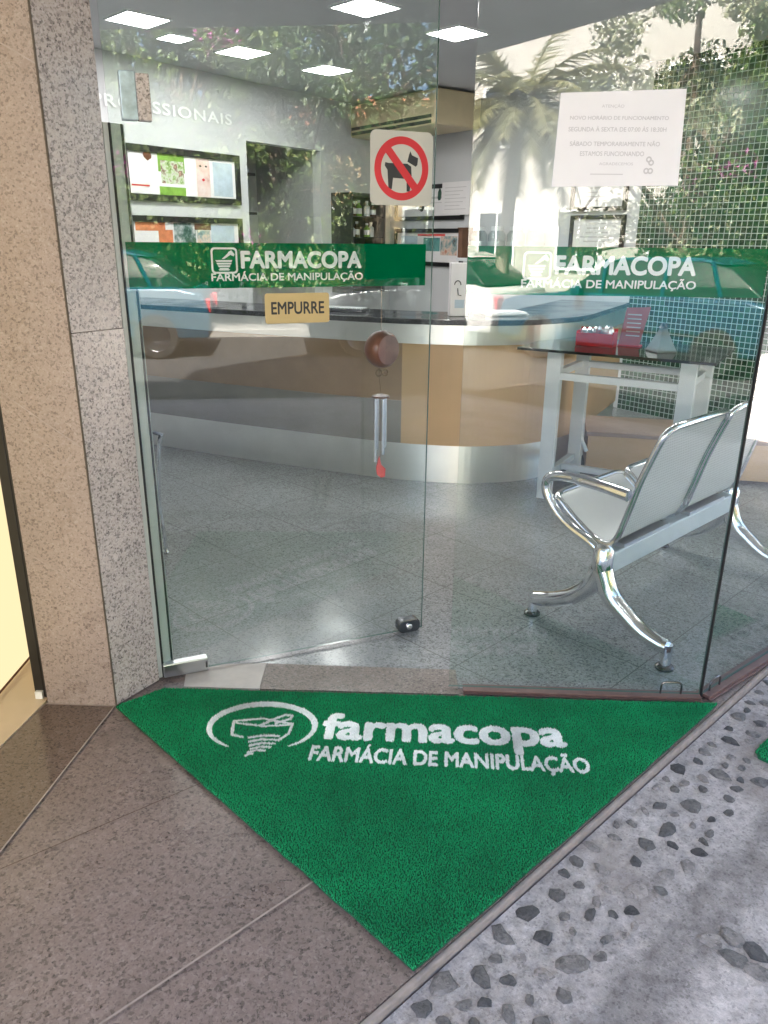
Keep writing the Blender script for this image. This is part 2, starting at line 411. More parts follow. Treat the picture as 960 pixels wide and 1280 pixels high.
def catmull(pts, n=6):
    pts = [Vector(p) for p in pts]; P = [pts[0] * 2 - pts[1]] + pts + [pts[-1] * 2 - pts[-2]]; out = []
    for i in range(1, len(P) - 2):
        a, b, c, d = P[i - 1:i + 3]
        for k in range(n):
            t = k / n
            out.append(.5 * ((2 * b) + (c - a) * t + (2 * a - 5 * b + 4 * c - d) * t * t + (-a + 3 * b - 3 * c + d) * t ** 3))
    out.append(pts[-1]); return out
def text_tri(s, extra=None):
    cu = bpy.data.curves.new('lettering', 'FONT'); cu.body = s; cu.resolution_u = 5
    if extra: cu.space_character = extra
    ob = bpy.data.objects.new('lettering', cu); COL.objects.link(ob)
    dg = bpy.context.evaluated_depsgraph_get(); dg.update()
    me = bpy.data.meshes.new_from_object(ob.evaluated_get(dg))
    vs = [v.co.copy() for v in me.vertices]; fs = [tuple(p.vertices) for p in me.polygons]
    bpy.data.objects.remove(ob); bpy.data.curves.remove(cu); bpy.data.meshes.remove(me)
    return vs, fs
def text_box(mb, s, x0, x1, z0, z1, y, bold=0.0, slant=0.0, extra=None):
    """flat lettering in the x,z plane facing -y, fitted into a box; bold is a stroke gain in font units"""
    vs, fs = text_tri(s, extra)
    ax = min(v.x for v in vs); bx = max(v.x for v in vs); ay = min(v.y for v in vs); by = max(v.y for v in vs)
    shifts = [(0, 0)] + ([(bold * math.cos(2 * math.pi * k / 8), bold * math.sin(2 * math.pi * k / 8)) for k in range(8)] if bold else [])
    for i, (dx, dy) in enumerate(shifts):
        out = []
        for v in vs:
            tx = (v.x - ax + dx + bold) / (bx - ax + 2 * bold); ty = (v.y - ay + dy + bold) / (by - ay + 2 * bold)
            out.append((x0 + tx * (x1 - x0) + slant * ty * (z1 - z0), y - i * .00003, z0 + ty * (z1 - z0)))
        mb.add(out, fs)
    return mb
def ring_strip(path_out, path_in, closed=True):
    n = len(path_out); vs = list(path_out) + list(path_in); fs = []
    for i in range(n if closed else n - 1):
        j = (i + 1) % n; fs.append((i, j, j + n, i + n))
    return vs, fs
def rrect(x0, x1, z0, z1, r, n=5):
    out = []
    for cx, cz, a0 in ((x1 - r, z0 + r, -90), (x1 - r, z1 - r, 0), (x0 + r, z1 - r, 90), (x0 + r, z0 + r, 180)):
        for k in range(n + 1):
            a = R(a0 + 90 * k / n); out.append((cx + r * math.cos(a), cz + r * math.sin(a)))
    return out
def flat(mb, poly, y):
    tri = tessellate_polygon([[Vector((x, z, 0)) for x, z in poly]])
    return mb.add([(x, y, z) for x, z in poly], [tuple(t) for t in tri])

# ------------------------------------------------------------------ ground and street
def NT(n, t): return (.6 * n + .8 * t, -.8 * n + .6 * t)      # n: away from the shop across the street, t: along it
def strip(n0, n1, t0, t1): return [NT(n0, t0), NT(n0, t1), NT(n1, t1), NT(n1, t0)]
struct(MB().prism([(-90, -90), (90, -90), (90, 90), (-90, 90)], -.26, -.2).build('ground', M_asph))
struct(MB().prism(strip(2.9, 9.0, -60, 60), -.196, -.15).build('road', M_asph))
struct(MB().prism(strip(9.18, 13.0, -60, 60), -.196, -.02).build('pavement', M_farwalk))
struct(MB().prism(strip(9.0, 9.18, -60, 60), -.196, -.016).build('kerb', M_kerb, bevel=.02))
struct(MB().prism(strip(2.72, 2.9, -60, 60), -.196, -.03).build('kerb', M_kerb, bevel=.02))
LIP = Vector((.071, 1.228, 0)); LA = Vector((.724, .690, 0)); LB = Vector((-.690, .724, 0))
LROT = math.degrees(math.atan2(LA.y, LA.x))
def lip(u, w): p = LIP + LA * u + LB * w; return (p.x, p.y)
# pavement beside the porch (own local frame: x along the lip, y towards the shop)
def to_lip(p): d = Vector((p[0], p[1], 0)) - LIP; return (d.dot(LA), d.dot(LB))
pv = struct(MB().prism([to_lip(p) for p in (lip(-14, -.017), lip(16, -.017), NT(2.72, 20), NT(2.72, -14))], -.2, -.028).build('sidewalk', M_pave))
pv.location = LIP; pv.rotation_euler = (0, 0, R(LROT))
# stones set in the pavement
mb = MB(); placed = []
def stone(u, w, rx, ry, rot):
    n = rnd.randint(7, 10); pts = []; sq = rnd.uniform(0, 6.28)
    for k in range(n):
        a = 2 * math.pi * (k + rnd.uniform(-.28, .28)) / n; r_ = rnd.uniform(.82, 1.1) * (1 + .15 * math.cos(3 * a + sq) * rnd.uniform(.4, 1))
        x = rx * r_ * math.cos(a); y = ry * r_ * math.sin(a); c, s_ = math.cos(rot), math.sin(rot)
        pts.append((u + x * c - y * s_, w + x * s_ + y * c))
    vs = []
    for sc_, z in ((1.0, -.034), (.97, -.0255), (.74, -.0215)):
        vs += [(u + (p[0] - u) * sc_, w + (p[1] - w) * sc_, z + (rnd.uniform(-.0015, .0015) if sc_ < .9 else 0)) for p in pts]
    vs.append((u, w, -.021)); fs = []
    for L in (0, 1): fs += [(L * n + i, L * n + (i + 1) % n, (L + 1) * n + (i + 1) % n, (L + 1) * n + i) for i in range(n)]
    fs += [(2 * n + i, 2 * n + (i + 1) % n, 3 * n) for i in range(n)]
    mb.add(vs, fs)
tries = 0
while tries < 14000:
    tries += 1
    u = rnd.uniform(-.6, 2.6); w = -(.042 + .21 * rnd.random()); rr = rnd.uniform(.014, .038)
    if any(math.hypot(u - a, w - b) < (rr + c) * 1.1 + .006 for a, b, c in placed): continue
    placed.append((u, w, rr)); stone(u, w, rr * rnd.uniform(.85, 1.25), rr * rnd.uniform(.6, .85), rnd.uniform(-1.6, 1.6))
    if len(placed) > 210: break
for k in range(14):
    w = -.40 - k * .052; stone(.58 + rnd.uniform(-.012, .012), w, .04, .024, rnd.uniform(1.2, 1.9)); stone(.64 + rnd.uniform(-.015, .015), w - .025, .034, .024, rnd.uniform(1.2, 1.9))
so = mb.build('paving_stones', M_pstone); so.parent = None; so.location = LIP; so.rotation_euler = (0, 0, R(LROT)); struct(so)
# porch slab
struct(MB().prism([(4.2, 4.6), (4.25, 4.2), lip(4.2, .003), lip(-9, .003), (-14, -2), (-14, 9), (-.9, 2.9), (1.3, 2.9)], -.2, -.004).build('porch_floor', M_porch))
struct(MB().prism([lip(-9, .002), lip(4.2, .002), lip(4.2, -.012), lip(-9, -.012)], -.2, -.006).build('porch_kerb', M_conc, bevel=.004))
# darker polished slab left of the joint
struct(MB().prism([(-.904, 2.232), (-1.14, 2.238), (-1.18, 1.99), (-1.5, 1.0), (-1.08, .7), (-.981, 1.569)], -.1, 0).build('porch_paving', M_porchd))
j = MB()
def jline(p, q, w, z=.0012):
    p = Vector((*p, 0)); q = Vector((*q, 0)); d = (q - p).normalized(); n = Vector((-d.y, d.x, 0)) * w
    j.add([(*(p + n).xy, z), (*(p - n).xy, z), (*(q - n).xy, z), (*(q + n).xy, z)], [(0, 3, 2, 1)] if False else [(0, 1, 2, 3)])
jline((-.904, 2.228), (-1.09, .62), .0025)
jline((-.15, 1.498), (-1.4, .33), .0026, .001)
jline((-1.14, 2.236), (-.9, 2.226), .004, .0014)
struct(j.build('floor_joint', M_grout))
j = MB(); jline((-.45, 1.9), (-1.15, 1.36), .0015, .0008); struct(j.build('floor_joint', M_porchd))

# ------------------------------------------------------------------ shop shell
A = (-.85, 2.42); B = (-3.68, 5.18); C_ = (.04, 10.1); D = (4.11, 4.68); E_ = (1.115, 2.32)
struct(MB().prism([(-.83, 2.40), (-.60, 2.50), (-.43, 2.50), (.27, 2.47), (.27, 2.362), (1.12, 2.33), (4.2, 4.7), (.04, 10.2), (-3.8, 5.2), (-1.0, 2.6)], -.1, 0).build('shop_floor', M_floor))
struct(MB().prism([(-.8, 2.36), A, (-3.95, 5.1), (.0, 10.5), (4.4, 4.7), E_], 2.9, 3.16).build('ceiling', M_ceil))
struct(MB().prism([(-.43, 2.338), (.268, 2.318), (.27, 2.48), (-.43, 2.51)], -.1, .002).build('doorway_paving', M_thresh))
struct(MB().prism([(-.70, 2.348), (-.432, 2.338), (-.432, 2.512), (-.60, 2.50), (-.72, 2.47)], -.1, .0028).build('doorway_floor', M_marble))
bld = thing('shop_building', 'corner shop building with a flat concrete canopy over the glass entrance', 'building')
MB().prism([(-1.2, 2.5), (-3.9, 5.2), (.04, 10.4), (4.35, 4.7), (1.15, 2.2)], 3.17, 10.2).build('upper_shade_wall', M_facade, bld)  # unseen storeys, height set for the shade they cast on the street
nbd = tag(MB().prism([NT(-12, -16), NT(-12, -4.2), NT(-2.9, -.3), NT(-2.9, -16)], 3.2, 8.2).build('shade_block', M_facade), 'unseen rendered block added above the neighbouring lit doorway to shade the street', 'building')  # added out of view to cast shade over the street
MB().prism([(-1.1, 2.3), (-.78, 2.3), (1.14, 2.28), (4.2, 4.66), (4.05, 4.85), (1.05, 2.45), (-1.0, 2.5)], 2.41, 2.9).build('lintel', M_facade, bld)
MB().prism([(.19, -2.9), (6.0, 4.4), (4.3, 4.75), (1.1, 2.9), (-1.2, 2.9), (-5, 6.5), (-7.5, 3.3)], 2.96, 3.14).build('canopy', M_soffit, bld)
MB().prism([(-1.5, 2.62), (-1.0, 2.62), (-3.75, 5.34), (-9, 10.4), (-9.4, 10)], 0, 3.0).build('side_wall', M_facade, bld)

# granite pillar
pil = thing('granite_pillar', 'speckled granite pillar with a grey side and a warm glow coloured into its front, beside the glass door', 'pillar', (-1.135, 2.24, 0))
px, py = -1.135, 2.24
def loc(p): return (p[0] - px, p[1] - py)
p_, q_, r_ = Vector((-1.135, 2.24)), Vector((-.901, 2.23)), Vector((-.799, 2.392))
MB().prism([loc(x) for x in ((-1.135, 2.24), (-.903, 2.23), (-.86, 2.33), (-.9, 2.5), (-1.16, 2.5))], 0, 2.955).build('front_slab', M_granF, pil)
MB().prism([loc(x) for x in ((-.899, 2.231), (-.799, 2.392), (-.84, 2.45), (-.853, 2.33))], .0, 1.234).build('side_slab', M_granG, pil, bevel=.0015)
MB().prism([loc(x) for x in ((-.899, 2.231), (-.801, 2.390), (-.84, 2.45), (-.853, 2.33))], 1.2352, 2.955).build('side_slab', M_granG, pil, bevel=.0015)
mb = MB(); n_ = Vector((-.043, -1.0, 0)) * .0012
for (s0, z0), (s1, z1) in (((.10, 1.985), (.233, 1.912)), ((.0, 1.70), (.233, 1.570)), ((0, 1.068), (.233, .897)), ((.0, .56), (.233, .40)), ((0, 2.32), (.233, 2.19))):
    d = (q_ - p_).normalized(); a = Vector((d.x * s0, d.y * s0, z0)) + n_; b = Vector((d.x * s1, d.y * s1, z1)) + n_
    mb.add([a + Vector((0, 0, -.0022)), b + Vector((0, 0, -.0022)), b + Vector((0, 0, .0022)), a + Vector((0, 0, .0022))], [(0, 1, 2, 3)])
mb.build('joint_line', M_grout, pil)
MB().box(.2335, .2375, -.012, .0, 0, 2.95).build('corner_joint', M_joint, pil)
jb = thing('door_jamb', 'narrow pale aluminium jamb strip between pillar and glass door', 'door jamb', (-.797, 2.397, 0), 50)
MB().box(-.004, .064, .002, .03, 0.004, 1.80).build('profile', M_tread, jb, bevel=.002)
MB().box(.012, .018, -.002, .002, 0.004, 1.80).build('seal', M_rubber, jb)
MB().box(.052, .057, -.002, .002, 0.004, 1.80).build('seal', M_rubber, jb)

# ------------------------------------------------------------------ glass front
def logo_square(mb, x0, x1, z0, z1, y):
    w = x1 - x0; h = z1 - z0
    o_ = rrect(x0, x1, z0, z1, w * .14); i_ = rrect(x0 + w * .07, x1 - w * .07, z0 + h * .07, z1 - h * .07, w * .1)
    vs, fs = ring_strip([(a, y, b) for a, b in o_], [(a, y, b) for a, b in i_]); mb.add(vs, fs)
    def P(u, v): return (x0 + u * w, z0 + v * h)
    for k, (a, b, z) in enumerate(((.16, .80, .52), (.19, .77, .42), (.24, .72, .32), (.30, .66, .22))):
        flat(mb, [P(a, z), P(b, z), P(b - .03, z - .07), P(a + .04, z - .07)], y)
    flat(mb, [P(.40, .56), P(.5, .56), P(.74, .72), P(.86, .66), P(.9, .74), P(.78, .9), P(.68, .84), P(.62, .76)], y)
    flat(mb, [P(.30, .12), P(.66, .12), P(.7, .17), P(.26, .17)], y)
def vinyl(parent, x0, x1, lx, back=.011):
    v = MB(); v.box(x0, x1, back + .004, back + .005, 1.346, 1.482)
    o = v.build('vinyl_band', M_band, parent)
    if lx is not None:
        mb = MB(); y = back + .002
        logo_square(mb, lx, lx + .083, 1.390, 1.468, y)
        text_box(mb, 'FARMACOPA', lx + .093, lx + .50, 1.4045, 1.459, y, bold=.04)
        text_box(mb, 'FARMÁCIA DE MANIPULAÇÃO', lx - .002, lx + .505, 1.362, 1.397, y, bold=.02)
        mb.build('lettering', M_white, o)
    return o
def pane(parent, L, z1=2.41, z0=.012, holes=()):
    o = MB().box(0, L, 0, .01, z0, z1).build('pane', M_glass, parent)
    o.data.materials.append(M_glassedge)
    for p in o.data.polygons:
        if abs(p.normal.y) < .5: p.material_index = 1
    return o
door = thing('glass_door', 'frameless glass door standing ajar inward with green lettered band', 'door', (-.785, 2.403, 0), 22.28)
pane(door, 1.02)
vinyl(door, .003, 1.0, .263)
MB().box(.0, .158, -.012, .022, .006, .058).build('lower_hinge', M_steel, door, bevel=.004)
MB().box(.148, .155, -.0135, -.0118, .02, .045).build('hinge_screw', M_dchrome, door)
MB().box(.036, .080, -.012, .022, 1.808, 1.932).build('upper_hinge', plain('blued_steel', (.42, .52, .58), .3, .3, .25, 40), door, bevel=.003)
MB().box(.0805, .118, -.011, .021, 1.808, 1.928).build('hinge_reflection', M_granG, door, bevel=.003)  # granite colour paints the pillar's reflection onto the hinge
lk = MB().plate(rrect(.912, 1.004, .008, .062, .02), -.016, .026).build('lock', M_dchrome, door, bevel=.003)
MB().lathe([(.0125, 0), (.0125, .006), (.01, .008)], 16, Matrix.Translation((.955, -.0165, .036)) @ Matrix.Rotation(R(90), 4, 'X')).build('lock_cylinder', M_chrome, lk, smooth=True)
fx = thing('glass_screen', 'fixed glass panel right of the door with the paper notice and lettered band', 'glass screen', (.235, 2.352, 0), -2.33)
pane(fx, .872)
vinyl(fx, .0, .865, .163)
ch = MB(); ch.box(.05, .872, -.026, -.002, 0.001, .014); ch.box(.05, .872, -.032, .03, 0.0008, .006)
ch.build('channel', M_chan, fx, bevel=.0015)
def clip(parent, x0, x1, top):
    pts = [(x0, -.006, .016)] + [(x0 + (1 - math.cos(a)) * .014, -.006, top - .014 + math.sin(a) * .014) for a in (0, .5, 1, 1.57)] + [(x1 - (1 - math.cos(a)) * .014, -.006, top - .014 + math.sin(a) * .014) for a in (1.57, 1, .5, 0)] + [(x1, -.006, .016)]
    MB().tube(pts, .0035, 8).build('clip', M_dchrome, parent, smooth=True)
clip(fx, .735, .805, .06)
RROT = 38.5
rp = thing('glass_screen', 'glass panel at the right edge of the photo meeting the corner joint', 'glass screen', (1.117, 2.318, 0), RROT, 'side glass panels')
pane(rp, 1.25); vinyl(rp, .0, 1.24, .5)
ch = MB(); ch.box(.0, 1.25, -.028, -.002, 0.001, .016); ch.box(.0, 1.25, -.036, .03, 0.0008, .006)
ch.build('channel', M_chan, rp, bevel=.0015)
clip(rp, .035, .10, .055)
ca = Vector((math.cos(R(RROT)), math.sin(R(RROT)), 0))
for k in (1, 2):
    c = dup(rp, loc=Vector((1.117, 2.318, 0)) + ca * 1.262 * k)
    c['label'] = ['', 'second glass panel along the side street front, beyond the corner one', 'farthest glass panel along the side street front'][k]
    rp['group'] = 'side glass panels'
cj = tag(MB().box(-.002, .002, -.004, .008, .002, 2.41).build('corner_seal', M_rubber), 'thin black silicone seal between the two glass panels at the corner', 'seal'); cj.location = (1.1115, 2.316, 0); cj.rotation_euler = (0, 0, R(18))

# things on the glass (same local frame as the glass they sit on)
def on(glass, name, label, cat): return thing(name, label, cat, glass.location, math.degrees(glass.rotation_euler.z))
es = on(door, 'push_sign', 'gold plaque reading EMPURRE on the glass door', 'sign')
MB().plate([(x, z) for x, z in rrect(.424, .642, 1.233, 1.329, .008, 3)], -.004, -.0006).build('plate', M_gold, es, bevel=.001)
mb = MB(); text_box(mb, 'EMPURRE', .444, .624, 1.262, 1.302, -.0046, bold=.022); mb.build('lettering', M_dink, es)
dg_ = on(door, 'no_dogs_sign', 'square cream sticker with a red crossed circle over a black dog', 'sign')
MB().plate(rrect(.787, 1.008, 1.603, 1.826, .02), -.002, -.0006).build('sticker', M_cream, dg_)
cx, cz = .897, 1.714
mb = MB(); out_ = [(cx + .096 * math.cos(R(a)), -.0028, cz + .096 * math.sin(R(a))) for a in range(0, 360, 6)]; in_ = [(cx + .073 * math.cos(R(a)), -.0028, cz + .073 * math.sin(R(a))) for a in range(0, 360, 6)]
mb.add(*ring_strip(out_, in_))
u_ = Vector((-.66, .75)).normalized(); v_ = Vector((u_.y, -u_.x)) * .0125
flat(mb, [(cx + u_.x * .08 + v_.x, cz + u_.y * .08 + v_.y), (cx - u_.x * .08 + v_.x, cz - u_.y * .08 + v_.y), (cx - u_.x * .08 - v_.x, cz - u_.y * .08 - v_.y), (cx + u_.x * .08 - v_.x, cz + u_.y * .08 - v_.y)], -.0029)
mb.build('prohibition_ring', M_red, dg_)
mb = MB()
flat(mb, [(cx - .058, cz + .018), (cx - .047, cz + .016), (cx - .03, cz + .016), (cx + .02, cz + .016), (cx + .034, cz + .008), (cx + .036, cz - .02), (cx + .03, cz - .068), (cx + .019, cz - .068), (cx + .018, cz - .03), (cx - .03, cz - .028), (cx - .034, cz - .062), (cx - .046, cz - .062), (cx - .05, cz - .005), (cx - .06, cz + .008)], -.0024)
flat(mb, [(cx + .02, cz + .022), (cx + .05, cz + .008), (cx + .056, cz + .014), (cx + .058, cz + .034), (cx + .036, cz + .042), (cx + .03, cz + .054), (cx + .025, cz + .042)], -.0024)
mb.build('dog', M_dink, dg_)
nt_ = on(fx, 'paper_notice', 'white paper notice with faint grey lines of text taped to the glass', 'notice')
MB().plate([(.226, 1.641), (.575, 1.646), (.566, 1.886), (.232, 1.875)], -.002, -.0008).build('sheet', M_paper, nt_)
mb = MB(); y = -.0026
text_box(mb, 'ATENÇÃO', .345, .405, 1.838, 1.849, y, bold=.0)
text_box(mb, 'NOVO HORÁRIO DE FUNCIONAMENTO', .262, .528, 1.81, 1.822, y, bold=.012)
text_box(mb, 'SEGUNDA À SEXTA DE 07:00 ÀS 18:30H', .260, .525, 1.781, 1.795, y, bold=.012)
text_box(mb, 'SÁBADO TEMPORARIAMENTE NÃO', .267, .512, 1.745, 1.759, y, bold=.012)
text_box(mb, 'ESTAMOS FUNCIONANDO', .297, .472, 1.720, 1.732, y, bold=.012)
text_box(mb, 'AGRADECEMOS', .352, .445, 1.697, 1.704, y)
mb.box(.33, .42, y, y + .0002, 1.673, 1.675)
for a, b in ((.487, 1.712), (.494, 1.704), (.483, 1.683), (.494, 1.683)): mb.add(*ring_strip([(a + .008 * math.cos(R(t)), y, b + .008 * math.sin(R(t))) for t in range(0, 360, 30)], [(a + .004 * math.cos(R(t)), y, b + .004 * math.sin(R(t))) for t in range(0, 360, 30)]))
mb.build('lettering', M_ink, nt_)
# wind chime hanging behind the door glass
wc = thing('wind_chime', 'wind chime with a brown wooden drum and silver tubes hanging on the glass door', 'wind chime', (-.785 + .853 * .925 - .055 * .379, 2.403 + .853 * .379 + .055 * .925, 0), 22.28)
Md = Matrix.Translation((-.0, 0, 1.128)) @ Matrix.Rotation(R(22), 4, 'Z') @ Matrix.Rotation(R(90), 4, 'X')
dr = MB().lathe([(.02, -.045), (.045, -.04), (.060, -.02), (.066, .005), (.062, .028), (.052, .038)], 28, Md).build('drum', M_brown, wc, smooth=True)
MB().lathe([(.051, .0385), (.051, .0405), (.048, .0415)], 28, Md).build('drum_face', M_brownface, dr, smooth=True)
MB().tube([(0, 0, 1.19), (0, .0, 1.5)], .001, 6).build('hanging_cord', M_bronze, wc)
MB().tube([(-.01, -.01, 1.065), (-.008, -.004, 1.035), (0, 0, .975)], .0012, 6).build('cord', M_bronze, wc)
for dx in (-.012, .012):
    MB().tube([(dx + .011 * math.cos(R(t)), -.012, 1.045 + .011 * math.sin(R(t))) for t in range(0, 360, 24)], .003, 8, closed=True).build('ring_ornament', M_bronze, wc, smooth=True)
MB().lathe([(.006, .951), (.032, .955), (.032, .961), (.006, .968)], 20).build('top_plate', M_brown, wc, smooth=True)
for dx, dy, z1 in ((-.022, -.008, .715), (.003, -.02, .745), (.021, .004, .765), (-.004, .02, .755)):
    MB().tube([(dx, dy, z1), (dx, dy, .952)], .0058, 12).build('chime_tube', M_chrome, wc, smooth=True)
MB().tube([(0, 0, .95), (.001, .001, .85), (0, 0, .73)], .001, 6).build('clapper_cord', M_bronze, wc)
MB().plate([(-.016, .69), (-.004, .735), (.004, .70), (.022, .682), (.02, .652), (.004, .648), (-.012, .662)], -.003, .003).build('ribbon', M_pink, wc, bevel=.001)

# ------------------------------------------------------------------ door mats
def ellipse_arc(cx, cy, rx, ry, a0, a1, w0, w1, n=40):
    o_, i_ = [], []
    for k in range(n + 1):
        t = R(a0 + (a1 - a0) * k / n); f = math.sin(math.pi * k / n); w = w0 + (w1 - w0) * f
        o_.append((cx + (rx + w / 2) * math.cos(t), cy + (ry + w / 2) * math.sin(t), 0)); i_.append((cx + (rx - w / 2) * math.cos(t), cy + (ry - w / 2) * math.sin(t), 0))
    return ring_strip(o_, i_, closed=False)
def stroke(mb, pts, w):
    for (a, b) in zip(pts[:-1], pts[1:]):
        a = Vector((*a, 0)); b = Vector((*b, 0)); d = (b - a).normalized(); n = Vector((-d.y, d.x, 0)) * w / 2; e = d * w * .3
        mb.add([a - e + n, a - e - n, b + e - n, b + e + n], [(0, 1, 2, 3)])
LT = MB()
def mat_text(s, p0, p1, up, bold, asc):
    vs, fs = text_tri(s)
    ax = min(v.x for v in vs); bx = max(v.x for v in vs)
    p0 = Vector(p0); p1 = Vector(p1); up = Vector(up)
    for i, (dx, dy) in enumerate([(0, 0)] + [(bold * math.cos(.785 * k), bold * math.sin(.785 * k)) for k in range(8)]):
        LT.add([(*(p0 + (p1 - p0) * ((v.x + dx - ax + bold) / (bx - ax + 2 * bold)) + up * ((v.y + dy) / asc)), i * .00006) for v in vs], fs)
mat_text('farmacopa', (-.195, 2.050), (.582, 2.020), (.008, .143), .035, .76)
mat_text('FARMÁCIA DE MANIPULAÇÃO', (-.222, 1.942), (.624, 1.893), (.006, .072), .03, .74)
LT.add(*ellipse_arc(-.386, 2.108, .170, .125, -55, 238, .006, .028))
stroke(LT, [(-.483, 2.135), (-.476, 2.062), (-.44, 2.050)], .009); stroke(LT, [(-.483, 2.135), (-.39, 2.150), (-.29, 2.122), (-.297, 2.07), (-.325, 2.035)], .009)
stroke(LT, [(-.478, 2.125), (-.38, 2.108), (-.294, 2.118)], .008)
stroke(LT, [(-.39, 2.115), (-.35, 2.15), (-.318, 2.172), (-.297, 2.168), (-.30, 2.15), (-.345, 2.125)], .01)
for k, (x0, x1, yy) in enumerate(((-.42, -.325, 2.055), (-.415, -.33, 2.035), (-.41, -.335, 2.016), (-.405, -.345, 1.998), (-.41, -.36, 1.981), (-.415, -.395, 1.964))):
    stroke(LT, [(x0, yy - .008), ((x0 + x1) / 2, yy + .004), (x1, yy + .002)], .009)
bv = BVHTree.FromPolygons([Vector((x, y, 0)) for x, y, z in LT.v], LT.f)
def white_at(x, y): return bv.ray_cast(Vector((x, y, 1)), Vector((0, 0, -1)))[0] is not None
def tufts(poly, z, step, letter=None, h0=.005, h1=.0072):
    g = MB(); w = MB(); n = len(poly)
    def inside(x, y):
        c = False
        for i in range(n):
            (x1, y1), (x2, y2) = poly[i], poly[i - 1]
            if (y1 > y) != (y2 > y) and x < (x2 - x1) * (y - y1) / (y2 - y1) + x1: c = not c
        return c
    xs = [p[0] for p in poly]; ys = [p[1] for p in poly]
    y = min(ys)
    while y < max(ys):
        x = min(xs)
        while x < max(xs):
            qx = x + rnd.uniform(-.5, .5) * step; qy = y + rnd.uniform(-.5, .5) * step; x += step
            if not inside(qx, qy): continue
            b = letter is not None and letter(qx, qy); t = w if b else g
            a = rnd.uniform(0, 6.28); h = rnd.uniform(h0, h1) + (.002 if b else 0); r = step * .62
            lx = rnd.uniform(-.0022, .0022); ly = rnd.uniform(-.0022, .0022)
            o = len(t.v)
            for k in range(3): t.v.append((qx + r * math.cos(a + 2.094 * k), qy + r * math.sin(a + 2.094 * k), z))
            t.v.append((qx + lx, qy + ly, z + h))
            t.f += [(o, o + 1, o + 3), (o + 1, o + 2, o + 3), (o + 2, o, o + 3)]
        y += step
    return g, w
mp_ = [(-.895, 2.216), (-.765, 2.327), (1.152, 2.268), (.985, 2.102), (.69, 1.822), (.38, 1.525), (.075, 1.236), (-.16, 1.475), (-.5, 1.815)]
_o = []
for _i, _p in enumerate(mp_):
    _q = mp_[(_i + 1) % len(mp_)]; _k = max(2, int(math.hypot(_q[0] - _p[0], _q[1] - _p[1]) / .06))
    for _j in range(_k): _o.append((_p[0] + (_q[0] - _p[0]) * _j / _k + rnd.uniform(-.0022, .0022), _p[1] + (_q[1] - _p[1]) * _j / _k + rnd.uniform(-.0022, .0022)))
mp_ = _o
mat = thing('door_mat', 'green triangular doormat with white pharmacy lettering on the porch', 'doormat')
MB().prism(mp_, 0.0015, .0075).build('backing', M_carpetb, mat)
g_, w_ = tufts(mp_, .007, .0044, white_at)
w_.add([(x, y, z + .0095) for x, y, z in LT.v], LT.f)
g_.build('pile', M_carpet, mat); w_.build('lettering', M_pilew, mat)
m2 = thing('door_mat', 'green doormat corner lying on the rough pavement at right edge', 'doormat', (1.168, 2.03, -.028), 43)
q2 = [(0.0, 0.03), (.03, 0), (.9, 0), (.9, -.6), (0, -.6)]
q2 = [(0.02, 0.0), (.9, 0), (.9, -.58), (0.02, -.58), (0, -.56), (0, -.02)]
MB().prism(q2, 0.0, .012).build('backing', M_carpetb, m2, bevel=.002)
tufts(q2, .0115, .006)[0].build('pile', M_carpet, m2)

# ------------------------------------------------------------------ interior walls
def wall_mesh(poly_uz, thick):   # outline in local x,z
    return MB().plate(poly_uz, 0, thick)
PW = (-2.31, 7.0); PROT = 53.13
lw = tag(MB().prism([(-1.0, 2.56), (-.92, 2.62), (-3.6, 5.25), (-3.72, 5.2)], 0, 2.9).build('wall', M_wallw), 'white inner wall hidden behind the granite pillar', 'wall')
pw = thing('wall', 'white inner wall with two framed posters and an open recess', 'wall', (*PW, 0), PROT)
wm = MB(); wm.box(-2.3, 1.55, 0, .12, 0, 2.9); wm.box(1.55, 2.64, 0, .12, 2.38, 2.9); wm.box(2.64, 3.94, 0, .12, 0, 2.9)
wm.build('plaster', M_wallw, pw)
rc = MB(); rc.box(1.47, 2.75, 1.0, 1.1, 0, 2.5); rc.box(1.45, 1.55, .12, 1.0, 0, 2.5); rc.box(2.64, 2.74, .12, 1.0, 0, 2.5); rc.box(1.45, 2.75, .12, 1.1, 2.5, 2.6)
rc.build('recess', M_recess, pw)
for z in (1.35, 1.72, 2.1):
    MB().box(1.56, 1.95, .3, .95, z, z + .025).build('shelf', M_frame, pw)
mb = MB(); text_box(mb, 'PROFISSIONAIS', -.12, 1.37, 2.49, 2.585, -.012, bold=.02, extra=1.15)
mb.build('lettering', plain('letter_white', (.9, .9, .9), .5, var=.02), pw)
# framed posters
def on_wall(w, name, label, cat, group=None): return thing(name, label, cat, w.location, math.degrees(w.rotation_euler.z), group)
def framed(w, name, label, cat, x0, x1, z0, z1, fw, group=None, art=()):
    t = on_wall(w, name, label, cat, group)
    f = MB()
    f.box(x0, x1, -.03, -.002, z0, z0 + fw); f.box(x0, x1, -.03, -.002, z1 - fw, z1); f.box(x0, x0 + fw, -.03, -.002, z0 + fw, z1 - fw); f.box(x1 - fw, x1, -.03, -.002, z0 + fw, z1 - fw)
    f.build('frame', M_frame, t)
    s = MB().box(x0 + fw * .9, x1 - fw * .9, -.012, -.003, z0 + fw * .9, z1 - fw * .9).build('sheet', M_paper, t)
    W = x1 - x0; H = z1 - z0
    for i, (m, pts) in enumerate(art):
        a = MB(); flat(a, [(x0 + u * W, z0 + v * H) for u, v in pts], -.0126 - .0004 * i); a.build('picture', m, s)
    return t
def rect(a, b, c, d): return [(a, c), (b, c), (b, d), (a, d)]
